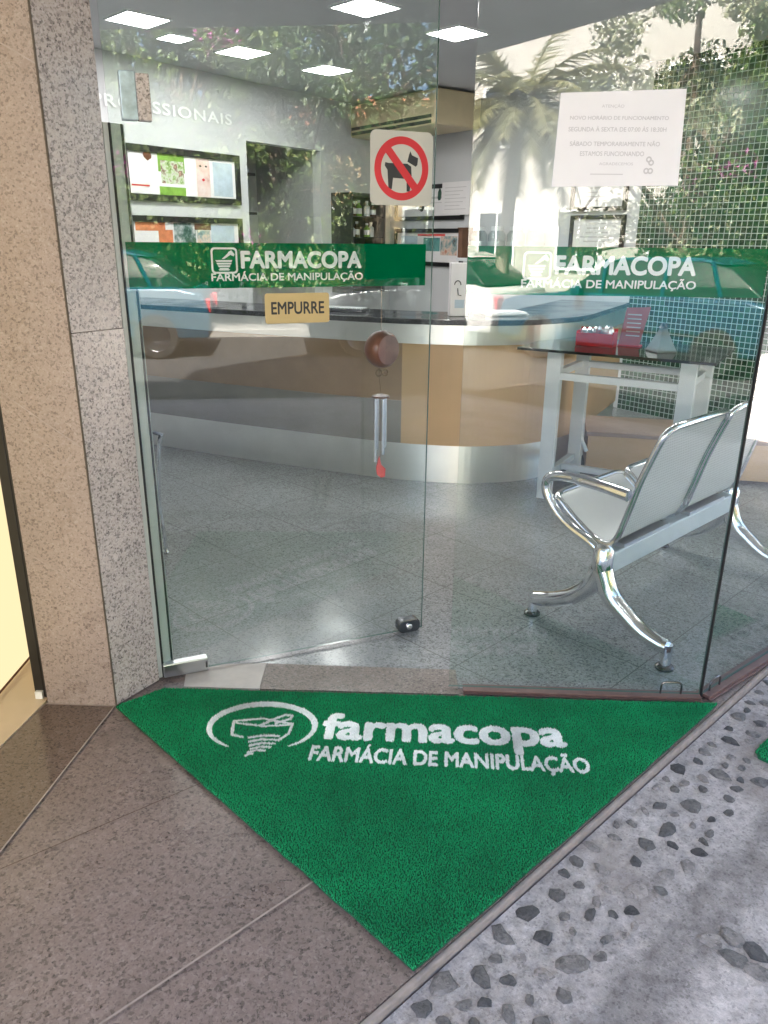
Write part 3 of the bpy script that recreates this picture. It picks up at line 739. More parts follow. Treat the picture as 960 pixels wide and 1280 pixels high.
def blob(cx, cy, rx, ry, n=12, seed=0):
    q = random.Random(seed); return [(cx + rx * q.uniform(.75, 1.1) * math.cos(6.283 * k / n), cy + ry * q.uniform(.75, 1.1) * math.sin(6.283 * k / n)) for k in range(n)]
framed(pw, 'poster', 'upper black framed poster with a green panel and a woman\'s face', 'poster', .10, 1.43, 1.79, 2.235, .055, art=(
    (M_green1, rect(.28, .50, .55, .88)), (M_green1, rect(.28, .50, .12, .28)), (M_ph4, rect(.60, .72, .12, .88)), (M_bluep, rect(.75, .93, .16, .82)),
    (M_ph1, rect(.30, .49, .34, .76)), (M_red, blob(.66, .46, .014, .03, seed=3)), (M_dink, blob(.637, .72, .011, .02, seed=6)), (M_dink, blob(.688, .72, .011, .02, seed=6)), (M_red, rect(.06, .2, .26, .29)), (M_brown, blob(.2, .82, .04, .09, seed=8)), (M_bluep, blob(.82, .4, .06, .15, seed=9))))
framed(pw, 'poster', 'lower black framed poster in orange and dark green, half behind the band', 'poster', .10, 1.43, 1.22, 1.668, .05, art=(
    (M_orange, rect(.06, .3, .72, .88)), (M_orange, rect(.24, .36, .5, .74)), (M_ph2, rect(.37, .56, .5, .88)), (M_ph3, rect(.57, .69, .4, .74)), (M_bluep, rect(.7, .92, .5, .85)), (M_brownbox, rect(.55, .7, .75, .88))))
cab = on_wall(pw, 'display_cabinet', 'dark glass display cabinet of bottles against the inner wall', 'cabinet')
cb = MB(); cb.box(2.80, 3.42, -.03, -.005, .9, 1.97); cb.box(2.80, 2.83, -.3, -.03, .9, 1.97); cb.box(3.39, 3.42, -.3, -.03, .9, 1.97); cb.box(2.80, 3.42, -.3, -.03, 1.94, 1.97); cb.box(2.80, 3.42, -.3, -.03, .9, .93)
cb.build('carcass', plain('cabinet_dark', (.035, .04, .035), .3), cab)
for z in (1.25, 1.5, 1.72): MB().box(2.832, 3.388, -.29, -.032, z, z + .012).build('shelf', M_dglass, cab)
rw = thing('wall', 'white inner wall carrying certificates, running on into the green mosaic', 'wall', (2.213, 7.23, 0), -53.13)
MB().box(-3.70, -.002, 0, .12, 0, 2.9).build('plaster', M_wallw, rw)
mo = MB().box(0.0, 3.2, -.012, .12, 0, 2.9); mo.uv = [(v[0], v[2]) for v in mo.v]
mo.build('mosaic', M_mosaic, rw)
def cert(label, x0, x1, z0, z1, seed, fw=.035):
    q = random.Random(seed); art = []
    for k in range(5):
        w = q.uniform(.15, .32); zc = .75 - k * .12; art.append((M_ink, rect(.5 - w, .5 + w, zc, zc + .035)))
    return framed(rw, 'certificate', label, 'certificate', x0, x1, z0, z1, fw, 'certificates', art)
framed(rw, 'picture_frame', 'black framed picture under the no dogs sign, upper of its pair', 'picture', -3.5, -2.27, 1.70, 2.08, .045, 'pictures', art=((M_ink, rect(.3, .7, .6, .66)), (M_dink, blob(.4, .35, .05, .1, seed=21)), (M_dkgreen, blob(.66, .7, .03, .18, seed=25)), (M_ink, rect(.25, .75, .48, .5))))
framed(rw, 'picture_frame', 'black framed teal and orange picture behind the green band', 'picture', -3.5, -2.26, 1.2, 1.61, .045, 'pictures', art=((M_pink, rect(.35, .75, .8, .86)), (M_teal, rect(.44, .68, .4, .76)), (M_ph3, rect(.69, .92, .3, .8)), (M_bluep, rect(.1, .35, .3, .8))))
cert('black framed certificate just below the paper notice', -.77, -.14, 1.755, 2.06, 31)
cert('lower black framed certificate cut by the green band', -.75, -.13, 1.40, 1.72, 32)
pn = on_wall(rw, 'paper_sheet', 'printed white sheet pinned beside the framed picture', 'paper')
MB().box(-2.62, -2.15, -.036, -.032, 1.75, 2.09).build('sheet', M_paper, pn)
mb = MB()
for k in range(7): mb.box(-2.57, -2.22 - .05 * (k % 3), -.0375, -.0362, 2.03 - k * .037, 2.036 - k * .037)
mb.build('lettering', M_ink, pn)
ac = on_wall(rw, 'air_conditioner', 'cream ceiling air conditioner with dark louvre slots', 'air conditioner')
MB().plate([(-3.5, 2.56), (-1.95, 2.56), (-1.95, 2.88), (-3.5, 2.88)], -.72, -.12).build('casing', M_acb, ac, bevel=.02)
for z in (2.575, 2.625): MB().box(-3.4, -2.02, -.726, -.721, z, z + .03).build('louvre', M_dink, ac)
ph = on_wall(rw, 'hanging_shelf', 'white wall shelf holding clear jars behind the counter', 'shelf')
MB().box(-2.05, -.92, -.3, -.004, 1.28, 1.31).build('board', M_paint, ph)
def jar(w, x, y, z, h, r, label, group):
    t = on_wall(w, 'glass_jar', label, 'jar', group)
    base = (w.matrix_basis @ Vector((x, y, z))); t.location = base
    MB().lathe([(r * .9, .003), (r, .015), (r, h * .55)], 16).build('contents', M_jarw, t, smooth=True)
    MB().lathe([(r * 1.04, .001), (r * 1.06, .012), (r * 1.06, h * .75), (r * .7, h * .88)], 16).build('glass', M_jar, t, smooth=True)
    MB().lathe([(r * .74, h * .88), (r * .74, h), (r * .6, h * 1.01)], 16).build('lid', M_white, t, smooth=True)
    return t
bpy.context.view_layer.update()
for k in range(4): jar(rw, -1.86 + k * .27, -.16, 1.312, .31, .085, 'clear jar with pale contents in the row on the wall shelf', 'jars on the wall shelf')
bb = on_wall(rw, 'carton', 'brown carton standing at the left end of the jar row', 'box'); 
cbx = MB().box(-2.05, -1.985, -.28, -.03, 1.312, 1.60); cbx.box(-2.06, -1.98, -.285, -.025, 1.60, 1.615); cbx.build('box', M_brownbox, bb, bevel=.004)
# bottles in cabinet and recess
def bottle(w, x, y, z, h, r, m, label, cat, group):
    t = on_wall(w, 'bottle', label, cat, group); t.location = w.matrix_basis @ Vector((x, y, z))
    MB().lathe([(r * .9, 0), (r, .01), (r, h * .62), (r * .4, h * .74), (r * .38, h * .86)], 14).build('glass', m, t, smooth=True)
    MB().lathe([(r * .46, h * .86), (r * .46, h), (r * .4, h * 1.005)], 12).build('cap', M_white, t, smooth=True)
    MB().lathe([(r * 1.01, h * .15), (r * 1.012, h * .5), (r * 1.01, h * .501)], 14).build('label', M_paper, t, smooth=True)
for i, z in enumerate((1.263, 1.513, 1.733)):
    for k in range(5):
        bottle(pw, 2.88 + k * .11, -.16 + rnd.uniform(-.05, .05), z, rnd.uniform(.13, .18), .036, (M_bottle, M_green1, M_jarw)[(k + i) % 3], 'small bottle among those on the shelves of the dark cabinet', 'bottle', 'bottles in the dark cabinet')
for k in range(3): bottle(pw, 1.66 + k * .1, .62, 1.377 if True else 0, .2, .04, (M_bottle, M_jarw, M_green1)[k], 'bottle on the lowest shelf inside the wall recess', 'bottle', 'bottles in the recess')

# ceiling lights
def led(x, y, label, first=[None]):
    if first[0] is None:
        t = thing('ceiling_light', label, 'ceiling light', (x, y, 2.9), 45, 'square ceiling lights'); h = .155
        f = MB(); f.box(-h - .012, h + .012, -h - .012, -h, -.012, -.001); f.box(-h - .012, h + .012, h, h + .012, -.012, -.001); f.box(-h - .012, -h, -h, h, -.012, -.001); f.box(h, h + .012, -h, h, -.012, -.001)
        f.build('frame', M_white, t); MB().box(-h, h, -h, h, -.009, -.001).build('diffuser', M_led, t); first[0] = t; return t
    t = dup(first[0], loc=(x, y, 2.9)); t['label'] = label; return t
led(-.154, 5.73, 'square ceiling light at the top, nearest the door')
led(.49, 6.37, 'square ceiling light crossed by the right glass panel\'s edge')
led(-.54, 7.70, 'square ceiling light lowest and farthest in the middle of the ceiling')
led(-1.17, 7.04, 'square ceiling light between two others left of centre')
led(-1.72, 6.08, 'square ceiling light at upper left, next to the small one')
sl = led(-1.60, 6.60, 'small ceiling light just right of the upper left one'); sl.scale = (.62, .62, 1)
for k, (x, y) in enumerate(((1.13, 4.5), (2.4, 4.5), (1.8, 5.2))):  # extra lamps out of view, added to brighten the room
    led(x, y, 'square ceiling light among the rows hidden above the picture\'s top edge')

# ------------------------------------------------------------------ counter
M_shadewood = plain('shaded_counter_wood', (.33, .22, .14), .4, var=.15, scale=4); M_reflgrey = plain('reflection_grey', (.255, .235, .21), .35, var=.12, scale=3)  # shade and glass reflection on the counter's left end, put into colour
cnt = thing('reception_counter', 'curved wooden reception counter with metal bands and a black stone top', 'counter')
path = catmull([(1.9, 6.3, 0), (1.5, 5.55, 0), (1.25, 5.12, 0), (.952, 4.874, 0), (.70, 4.79, 0), (.466, 4.77, 0), (.103, 4.84, 0), (-.2, 4.95, 0), (-.7, 5.17, 0), (-1.2, 5.4, 0), (-2.2, 5.9, 0)], 6)
def off(path, d):
    out = []
    for i, p in enumerate(path):
        t = path[min(i + 1, len(path) - 1)] - path[max(i - 1, 0)]; t.normalize(); out.append(p + Vector((t.y, -t.x, 0)) * d)
    return out
def wallstrip(path, d0, d1, z0, z1):
    a = off(path, d0); b = off(path, d1)
    return MB().prism([(p.x, p.y) for p in a] + [(p.x, p.y) for p in reversed(b)], z0, z1)
wallstrip(path, .012, .10, 0.001, .25).build('skirting', M_metalband, cnt)
bk = [6 * i for i in range(0, 11)]
for i in range(0, 60, 6):
    seg = path[i:i + 7]
    if i: pass
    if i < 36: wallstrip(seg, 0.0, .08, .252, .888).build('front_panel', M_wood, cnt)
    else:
        wallstrip(seg, 0.0, .08, .53, .888).build('front_panel', M_shadewood, cnt); wallstrip(seg, 0.002, .08, .252, .528).build('reflection_panel', M_reflgrey, cnt)  # left end: painted shade above, painted reflection below
wallstrip(path, -.012, .08, .89, 1.006).build('metal_band', M_metalband, cnt)
wallstrip(path, -.03, .52, 1.008, 1.04).build('worktop', M_gtop, cnt, bevel=.004)
# added block behind the table: tan for a reflection, dark top for shade
pf = thing('reflection_block', 'low block added on the floor as a painted tan reflection behind the white table', 'platform', (1.36, 5.02, 0), -12)
MB().box(0, 1.35, 0, .5, .03, .27).build('body', M_wood, pf, bevel=.004); MB().box(-.015, 1.365, -.015, .515, .272, .30).build('top', plain('shaded_block_top', (.27, .19, .14), .4), pf, bevel=.004)
# things on the counter
bx = thing('carton', 'tall white product box standing on the counter behind the door edge', 'box', (.40, 4.98, 1.041), 8)
MB().box(0, .12, 0, .06, 0, .32).build('box', M_paper, bx, bevel=.003)
mb = MB(); mb.box(.03, .09, -.0012, -.0004, .05, .10); mb.build('printed_label', M_bluep, bx)
mb = MB(); mb.tube([(.045 + .02 * math.cos(R(t)), -.002, .19 + .025 * math.sin(R(t))) for t in range(0, 190, 15)], .003, 6); mb.tube([(.045, -.002, .17), (.05, -.002, .13), (.07, -.002, .125)], .003, 6); mb.build('emblem', M_dink, bx)
pp = thing('paper_stack', 'loose pile of white paper sheets on the black countertop', 'papers', (.62, 5.0, 1.041), 14)
mb = MB()
for k in range(7): mb.box(rnd.uniform(-.01, .01), .3 + rnd.uniform(-.01, .01), rnd.uniform(-.01, .01), .2, k * .003, k * .003 + .0028)
mb.build('sheets', M_paper, pp)
kb = thing('keyboard', 'grey computer keyboard lying on the black countertop left', 'keyboard', (-.55, 5.3, 1.041), -22)
MB().box(0, .42, 0, .14, 0, .02).build('body', M_dchrome, kb, bevel=.004)
mb = MB()
for a in range(14):
    for b in range(4): mb.box(.012 + a * .0285, .034 + a * .0285, .012 + b * .031, .036 + b * .031, .0202, .026)
mb.build('keys', M_jarw, kb)

# ------------------------------------------------------------------ console table
TT = Vector((.86, -.51, 0)).normalized(); TROT = math.degrees(math.atan2(TT.y, TT.x))
tb = thing('console_table', 'white console table with a dark glass top in front of the mosaic', 'table', (.938, 4.507, 0), TROT)
for (x, y) in ((0, 0), (.74, 0), (0, .56), (.74, .56)):
    MB().box(x, x + .085, y, y + .05, 0, .893).build('leg', M_paint, tb, bevel=.003)
for y in (.003, .563):
    MB().box(.086, .739, y, y + .044, .735, .775).build('rail', M_paint, tb, bevel=.002)
for x in (.01, .75): MB().box(x, x + .04, .051, .559, .735, .775).build('side_rail', M_paint, tb, bevel=.002)
for x in (.01, .75): MB().box(x, x + .04, .051, .559, .12, .16).build('side_rail', M_paint, tb, bevel=.002)
MB().box(.051, .739, .28, .32, .121, .159).build('stretcher', M_paint, tb, bevel=.002)
MB().tube([(.12, .585, .18), (.02, .585, .36)], .014, 8).build('brace', M_paint, tb)
MB().box(-.17, .92, -.05, .66, .895, .91).build('glass_top', M_dglass, tb, bevel=.002)
rb = thing('card_holder', 'red card box with silver foil sweets on the glass tabletop', 'box', (1.13, 4.66, .911), TROT)
f = MB(); f.box(0, .22, 0, .1, 0, .006); f.box(0, .22, 0, .006, .006, .075); f.box(0, .22, .094, .1, .006, .10); f.box(0, .006, .006, .094, .006, .085); f.box(.214, .22, .006, .094, .006, .085); f.build('box', M_redbox, rb)
for k in range(6): MB().lathe([(.012, 0), (.022, .015), (.018, .04), (.008, .055)], 7, Matrix.Translation((.03 + .032 * k, .05, .045 + rnd.uniform(0, .02))) @ Matrix.Rotation(rnd.uniform(-.5, .5), 4, 'X')).build('foil_sweet', M_steel, rb)
rcx = thing('leaflet_stand', 'tilted red leaflet stand with pale text on the table', 'leaflet stand', (1.385, 4.66, .911), TROT)
MB().plate([(0, 0), (.12, 0), (.165, .23), (.03, .22)], -.003, .004).build('card', plain('dull_red_card', (.4, .09, .09), .5), rcx)
mb = MB()
for k in range(6): mb.box(.04, .12, -.0045, -.0034, .06 + k * .024, .066 + k * .024)
mb.build('lettering', M_ink, rcx); MB().box(.0, .13, -.01, .05, 0, .008).build('foot', M_redbox, rcx)
tp = thing('bell_dispenser', 'grey pyramid dispenser at the right end of the glass tabletop', 'dispenser', (1.56, 4.42, .911), TROT)
MB().lathe([(.085, 0), (.085, .008), (.05, .07), (.026, .115), (.022, .13)], 4).build('body', plain('smoked_plastic', (.22, .25, .25), .25), tp)
MB().lathe([(.03, .13), (.022, .14), (.018, .155), (.006, .16)], 10).build('cap', M_dchrome, tp, smooth=True)

# ------------------------------------------------------------------ waiting bench
BROT = math.degrees(math.atan2(.694, .72))
bn = thing('waiting_bench', 'steel waiting bench with chrome armrests behind the glass panel', 'bench', (.843, 2.726, 0), BROT)
# local: x along beam, y = towards seat front, z up
MB().box(-.01, 1.19, -.028, .028, .285, .372).build('beam', plain('beam_grey', (.55, .6, .64), .4, .2, .04), bn, bevel=.006)
prof = catmull([(0, .262, .535), (0, .235, .522), (0, .165, .468), (0, .075, .412), (0, .015, .397), (0, -.028, .43), (0, -.06, .53), (0, -.10, .68), (0, -.155, .835), (0, -.18, .885)], 5)
def seat(x0, x1):
    s = MB(); uv = []; acc = 0; n = len(prof)
    xs = [x0 + .014, x1 - .014]
    for i, p in enumerate(prof):
        if i: acc += (p - prof[i - 1]).length
        for x in xs: s.v.append((x, p.y, p.z)); uv.append((x, acc))
    for i in range(n - 1): s.f.append((2 * i, 2 * i + 1, 2 * i + 3, 2 * i + 2))
    m = len(s.v)                                      # give the sheet its thickness
    for i, p in enumerate(prof):
        d = prof[min(i + 1, n - 1)] - prof[max(i - 1, 0)]; d.normalize(); q = p + Vector((0, d.z, -d.y)) * .004
        for x in xs: s.v.append((x, q.y, q.z)); uv.append(uv[2 * i])
    s.f += [tuple(k + m for k in reversed(f_)) for f_ in s.f[:n - 1]]
    s.uv = uv; o = s.build('seat', M_perf, bn, smooth=True)
    r = .05; front, back = prof[0], prof[-1]
    side = [(p.y, p.z) for p in prof[4:-4]]
    loop = []
    loop += [Vector((x0, a, b)) for a, b in side]
    loop += [Vector((x0 + .012, prof[-3].y, prof[-3].z)), Vector((x0 + .05, back.y, back.z)), Vector((x1 - .05, back.y, back.z)), Vector((x1 - .012, prof[-3].y, prof[-3].z))]
    loop += [Vector((x1, a, b)) for a, b in reversed(side)]
    loop += [Vector((x1 - .012, prof[2].y, prof[2].z)), Vector((x1 - .05, front.y, front.z)), Vector((x0 + .05, front.y, front.z)), Vector((x0 + .012, prof[2].y, prof[2].z))]
    MB().tube(loop, .0135, 10, closed=True).build('seat_frame', M_chrome, o, smooth=True)
seat(.03, .535); seat(.575, 1.08)
MB().box(.10, .46, -.03, .05, .3725, .388).build('seat_bracket', M_steel, bn); MB().box(.65, 1.0, -.03, .05, .3725, .388).build('seat_bracket', M_steel, bn)
arm = catmull([(0, .0, .36), (0, .06, .40), (0, .15, .435), (0, .225, .485), (0, .275, .55), (0, .278, .60), (0, .24, .627), (0, .15, .636), (0, .03, .632), (0, -.075, .622)], 6)
for ax in (-.002, 1.115):
    MB().tube([(ax, p.y, p.z) for p in arm], [.020] * (len(arm) - 12) + [.024] * 12, 12).build('armrest', M_chrome, bn, smooth=True)
def leg(x):
    hub = MB().lathe([(.036, .265), (.04, .29), (.04, .385), (.03, .40)], 18, Matrix.Translation((x, 0, 0))).build('leg_hub', M_chrome, bn, smooth=True)
    for sg, pts in ((-1, [(-.005, .30), (-.045, .215), (-.115, .158), (-.19, .112), (-.265, .09), (-.30, .088)]), (1, [(.005, .30), (.04, .225), (.11, .155), (.19, .11), (.27, .083), (.30, .078)])):
        p3 = catmull([(x, a, b) for a, b in pts], 5); n = len(p3)
        l = MB().tube(p3, [.041 - .013 * i / n for i in range(n)], 12).build('leg', M_chrome, bn, smooth=True)
        a, b = pts[-1]
        MB().tube([(x, a, .012), (x, a, b + .012)], .02, 12).build('stub', M_chrome, l, smooth=True)
        MB().lathe([(.034, .0005), (.034, .008), (.026, .016), (.018, .018)], 18, Matrix.Translation((x, a, 0))).build('foot_pad', M_dchrome, l, smooth=True)
leg(0.0); leg(1.14)

# chrome framed chair mostly hidden behind the pillar
cc = thing('visitor_chair', 'chair with a thin chrome leg, mostly hidden behind the granite pillar', 'chair', (-1.085, 3.55, 0), 150)
for y in (0, .48):
    MB().tube(catmull([(.45, y, .62), (.0, y, .62), (-.02, y, .58), (.015, y, .3), (.0, y, .04), (.04, y, .012), (.46, y, .012)], 5), .009, 8).build('side_frame', M_chrome, cc, smooth=True)
MB().box(.02, .48, .02, .46, .42, .46).build('seat', M_rubber, cc, bevel=.015); MB().box(.44, .48, .02, .46, .48, .9).build('backrest', M_rubber, cc, bevel=.015)

# ------------------------------------------------------------------ neighbour doorway at left
nb = thing('lit_doorway', 'warmly lit cream doorway with a black metal frame left of the pillar', 'doorway', (-1.165, 2.285, 0))
MB().box(-.026, .006, -.012, .03, 0.0, 2.9).build('frame_post', M_black, nb, bevel=.002)
MB().box(.008, .016, -.014, .02, .001, 2.9).build('frame_edge', M_black, nb)
MB().box(-.30, -.15, -1.25, .33, .012, 2.6).build('glowing_wall', M_warm, nb)
MB().box(-.149, -.147, -1.25, .33, .012, .022).build('panel_trim', M_brown, nb)
MB().box(-.02, .004, -.026, -.013, 0.002, .03).build('door_stop', M_white, nb)
struct(MB().prism([(-1.145, 2.25), (-1.185, 1.99), (-1.5, 1.1), (-1.9, 1.0), (-1.9, 2.6), (-1.2, 2.6)], -.1, .0035).build('doorway_floor', M_creamwall))

# ------------------------------------------------------------------ the street that the glass reflects
def car(label, n, t, paint, name='parked_car'):
    x, y = NT(n, t)
    c = thing(name, label, 'car', (x, y, -.15), math.degrees(math.atan2(.6, .8)), 'cars parked across the street')
    L, W = 4.0, 1.72
    prof = [(-2.0, .28), (-2.0, .62), (-1.92, .82), (-1.55, .90), (-.95, .96), (1.55, .98), (1.92, .90), (2.0, .6), (1.98, .28)]
    def hull(prof, w0, taper):
        m = MB(); k = len(prof); vs = []
        for (ys, ins) in ((-1, 0), (1, 0)):
            for px_, pz in prof: vs.append((px_, ys * (w0 - taper * max(0, pz - .62)), pz))
        fs = [tuple(range(k))[::-1] if False else tuple(range(k)), tuple(range(2 * k - 1, k - 1, -1))]
        fs += [(i, i + k, (i + 1) % k + k, (i + 1) % k) for i in range(k)]
        return m.add(vs, fs)
    b = hull(prof, W / 2, .12).build('body', paint, c, smooth=True, bevel=.05)
    hull([(-1.0, .95), (-.45, 1.36), (-.2, 1.42), (.85, 1.43), (1.25, 1.34), (1.75, .97)], W / 2 - .03, .36).build('cabin_glass', M_carglass, c, smooth=True, bevel=.03)
    hull([(-.4, 1.385), (-.2, 1.435), (.85, 1.45), (1.2, 1.375), (.85, 1.41), (-.2, 1.40)], W / 2 - .03, .355).build('roof', paint, c, smooth=True)
    for xx in (-.42, .45, 1.22):
        for s in (-1, 1):
            MB().tube([(xx, s * (W / 2 - .13), .95), (xx + (-.02 if xx < 1 else -.22), s * (W / 2 - .29), 1.40)], .03, 6).build('pillar', paint, c)
    for xx in (-1.28, 1.25):
        for s in (-1, 1):
            Mw = Matrix.Translation((xx, s * (W / 2 - .08), .31)) @ Matrix.Rotation(R(90), 4, 'X')
            w = MB().lathe([(.2, -.1), (.29, -.1), (.31, -.06), (.31, .06), (.29, .1), (.2, .1)], 22, Mw).build('wheel', M_tyre, c, smooth=True)
            MB().lathe([(.19, -.102), (.2, -.108), (.2, .108), (.19, .102)], 18, Mw).build('rim', M_dchrome, w, smooth=True)
    for s in (-1, 1):
        MB().box(-2.005, -1.93, s * .62 - .14, s * .62 + .14, .62, .76).build('headlight', M_steel, c, bevel=.02)
        MB().box(1.93, 2.005, s * .66 - .1, s * .66 + .1, .62, .82).build('tail_light', M_red, c, bevel=.02)
        MB().box(-.75, -.6, s * .93 - .07, s * .93 + .07, .94, 1.06).build('mirror', paint, c, bevel=.02)
    MB().box(-1.0, 1.0, -W / 2 - .004, W / 2 + .004, .50, .53).build('door_trim', M_black, c)
    return c
car('blue parked car mirrored in the glass', 7.3, -1.7, plain('blue_paint', (.012, .07, .12), .2, .2, .05))
car('silver parked car mirrored in the glass door', 7.3, 3.7, plain('silver_paint', (.14, .15, .165), .25, .3, .03))
car('dark red parked car farther up the mirrored street', 7.3, 8.6, plain('red_paint', (.22, .02, .025), .2, .2, .03))
car('white parked car farther down the mirrored street', 7.3, -5.8, plain('white_paint', (.7, .7, .7), .25, .1, .03))

def leaves(mb, c, rad, n, size, q, flatten=1.0):
    for _ in range(n):
        while True:
            d = Vector((q.uniform(-1, 1), q.uniform(-1, 1), q.uniform(-1, 1)))
            if d.length < 1: break
        p = c + Vector((d.x * rad, d.y * rad, d.z * rad * flatten))
        a = Vector((q.gauss(0, 1), q.gauss(0, 1), q.gauss(0, 1))).normalized(); b = a.orthogonal().normalized()
        s = size * q.uniform(.6, 1.3)
        mb.add([p + a * s, p + b * s * .45, p - a * s, p - b * s * .45], [(0, 1, 2, 3)])
def tree(name, label, x, y, z0, h, cr, cz0, m, seed, nclump=85, nl=165, size=.066, group='street trees', flowers=None):
    q = random.Random(seed); t = thing(name, label, 'tree', (x, y, z0), 0, group)
    tr = MB(); bend = [(0, 0, 0), (q.uniform(-.1, .1), q.uniform(-.1, .1), cz0 * .5), (q.uniform(-.2, .2), q.uniform(-.2, .2), cz0), (q.uniform(-.3, .3), q.uniform(-.3, .3), h * .8)]
    pts = catmull(bend, 5); n = len(pts)
    tr.tube(pts, [h * .03 * (1 - .8 * i / n) for i in range(n)], 9)
    crown = MB(); cs = []
    for k in range(nclump):
        th = q.uniform(0, 6.283); rr = cr * math.sqrt(q.uniform(.02, 1)); f = q.uniform(0, 1)
        zz = cz0 * .85 + (h - cz0 * .85) * f
        shape = math.sqrt(max(.08, 1 - (2 * f - .8) ** 2 * .7)); rr *= shape
        c = Vector((rr * math.cos(th), rr * math.sin(th), zz)); cs.append(c)
        leaves(crown, c, cr * q.uniform(.16, .3), nl, size, q, .7)
    for c in cs[:14]:
        st = pts[int(n * q.uniform(.55, .95))]; mid = (st + c) / 2 + Vector((0, 0, .15))
        tr.tube(catmull([st, mid, c], 4), [h * .011 * (1 - .09 * i) for i in range(9)], 6)
    tr.build('trunk', M_bark, t, smooth=True); crown.build('crown', m, t)
    if flowers:
        fl = MB()
        for c in q.sample(cs, max(1, int(len(cs) * flowers))):
            leaves(fl, c + Vector((0, 0, .1)), cr * .2, nl // 2, size * .7, q, .6)
        fl.build('blossom', M_mag, t)
    return t
def at(n, t): return NT(n, t)
for i, (n, t, h, cr, cz, m, lab, fl) in enumerate((
    (10.3, -.5, 5.4, 2.1, 1.5, M_leafl, 'bougainvillea tree with magenta blossom mirrored in the right panel', .16),
    (10.4, 3.2, 6.4, 2.6, 2.2, M_leafd, 'dark round tree across the street behind the silver car', None),
    (10.6, 7.4, 6.8, 2.8, 2.2, M_leafd, 'dark tree across the street behind the dark red car', None),
    (10.6, 12.0, 6.4, 2.8, 2.0, M_leafl, 'light green tree farthest up the mirrored street', None),
    (12.0, 1.6, 7.5, 2.6, 1.2, M_leafd, 'tall dark tree behind the bougainvillea', None),
    (2.4, 5.6, 6.2, 2.6, 2.7, M_leafd, 'kerbside tree on the shop\'s own pavement', None),
    (11.3, -3.0, 6.6, 2.3, 1.4, M_leafp, 'pale sunlit tree between the palm and the bougainvillea', None),
    (11.6, -1.6, 7.6, 2.3, .9, M_leafl, 'tall light green tree behind the bougainvillea and its blossom', None),
    (10.9, 1.2, 6.8, 2.2, .9, M_leafl, 'bushy bright green tree next to the bougainvillea', None),
    (5.6, 4.6, 7.0, 2.7, 3.1, M_leafd, 'overhanging tree at the road\'s edge shading the cars', None))):
    x, y = at(n, t); tree('tree', lab, x, y, -.1, h, cr, cz, m, 40 + i, nclump=58 if m is M_leafd else 90, flowers=fl)
# clipped hedge under the trees
hx = at(11.2, -1.0); hd = tag(None or MB().build('hedge_bank', M_leafl), 'long leafy hedge along the far pavement', 'hedge') if False else None
hb = MB(); q = random.Random(5)
for k in range(150): leaves(hb, Vector((*at(q.uniform(11.6, 12.3), q.uniform(-5, 12)), q.uniform(.1, 2.3))), .42, 60, .08, q)
tag(hb.build('hedge', M_leafl), 'long leafy hedge along the far pavement behind the parked cars', 'hedge')
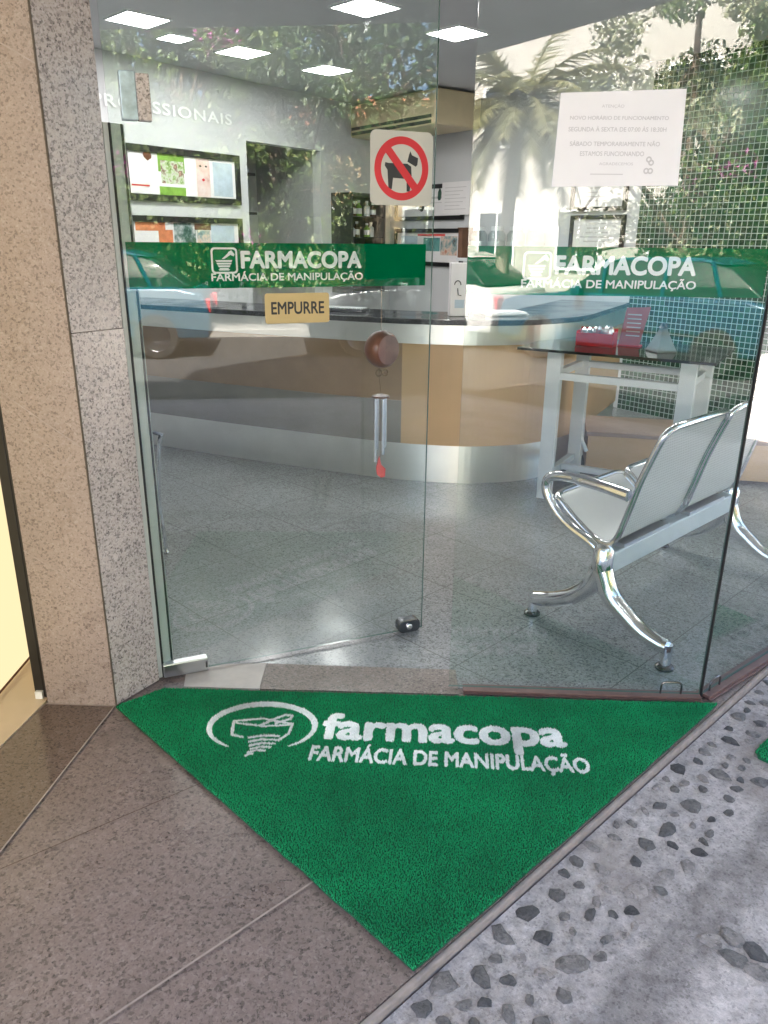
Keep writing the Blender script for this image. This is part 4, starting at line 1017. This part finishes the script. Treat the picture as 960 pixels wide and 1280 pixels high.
# palm
px_, py_ = .95, -8.6
pt = thing('palm_tree', 'sunlit palm with drooping fronds mirrored in the fixed panel', 'palm', (px_, py_, -.1), 0, None)
MB().tube(catmull([(0, 0, 0), (.05, 0, 1.2), (.12, .03, 2.4), (.2, .05, 3.5)], 5), [.13 - .003 * i for i in range(16)], 10).build('trunk', M_palmbark, pt, smooth=True)
fr = MB(); q = random.Random(9); top = Vector((.2, .05, 3.5))
for k in range(54):
    th = k * 2.4 + q.uniform(-.2, .2); el = q.uniform(-.5, 1.25); L = q.uniform(1.5, 2.1)
    prev = top; d = Vector((math.cos(th) * math.cos(el), math.sin(th) * math.cos(el), math.sin(el))); seg = 9; pts = [top]
    for s in range(seg):
        d = (d + Vector((0, 0, -.13))).normalized(); pts.append(pts[-1] + d * L / seg)
    fr.tube(pts, [.018 - .0015 * i for i in range(len(pts))], 4)
    for s in range(1, len(pts)):
        for m_ in range(4):
            p = pts[s - 1].lerp(pts[s], m_ / 4); dd = (pts[s] - pts[s - 1]).normalized(); side = dd.cross(Vector((0, 0, 1))); side = side.normalized() if side.length > .01 else Vector((1, 0, 0))
            for sg in (-1, 1):
                ln = .5 * (1 - .55 * s / len(pts)); tip = p + (side * sg * .8 + dd * .6 + Vector((0, 0, -.3 + q.uniform(-.2, .2)))).normalized() * ln; w = dd * .026
                fr.add([p - w, p + w, tip], [(0, 1, 2)])
fr.build('fronds', M_palm, pt)
# houses beyond the far pavement
def house(label, n0, n1, t0, t1, h, m, seed):
    x, y = NT(n0, t0); q = random.Random(seed)
    hs = thing('house', label, 'house', (x, y, -.1), math.degrees(math.atan2(.6, .8)), 'houses across the street')
    Lx = t1 - t0; Ly = n1 - n0                     # local x along the street, local -y away from it
    MB().box(0, Lx, -Ly, 0, 0, h).build('wall', m, hs)
    rf = MB(); rf.add([(-.3, .3, h), (Lx + .3, .3, h), (Lx + .3, -Ly - .3, h), (-.3, -Ly - .3, h), (.8, -Ly / 2, h + 1.3), (Lx - .8, -Ly / 2, h + 1.3)], [(0, 1, 5, 4), (1, 2, 5), (2, 3, 4, 5), (3, 0, 4), (3, 2, 1, 0)]); rf.build('roof', M_tile, hs)
    nx = max(2, int(Lx / 2.2))
    for fl in range(int(h // 2.9)):
        for k in range(nx):
            cx = (k + .5) * Lx / nx; z = fl * 2.9 + .95
            f = MB(); f.box(cx - .6, cx + .6, 0, .06, z - .06, z); f.box(cx - .6, cx + .6, 0, .06, z + 1.3, z + 1.36); f.box(cx - .6, cx - .54, 0, .06, z, z + 1.3); f.box(cx + .54, cx + .6, 0, .06, z, z + 1.3); f.box(cx - .02, cx + .02, 0, .05, z, z + 1.3)
            w = f.build('window', M_white, hs); MB().box(cx - .54, cx + .54, .003, .02, z, z + 1.3).build('pane', M_pane, w)
house('white three storey house across the street, behind the palm', 14.5, 22, -20, -3.2, 9.2, M_house, 1)
house('ochre house across the street, behind the dark trees', 14.5, 22, 1.5, 8.2, 3.9, M_house2, 2)
house('white low house farthest up the street', 14.5, 22, 9, 18, 3.4, M_house, 3)
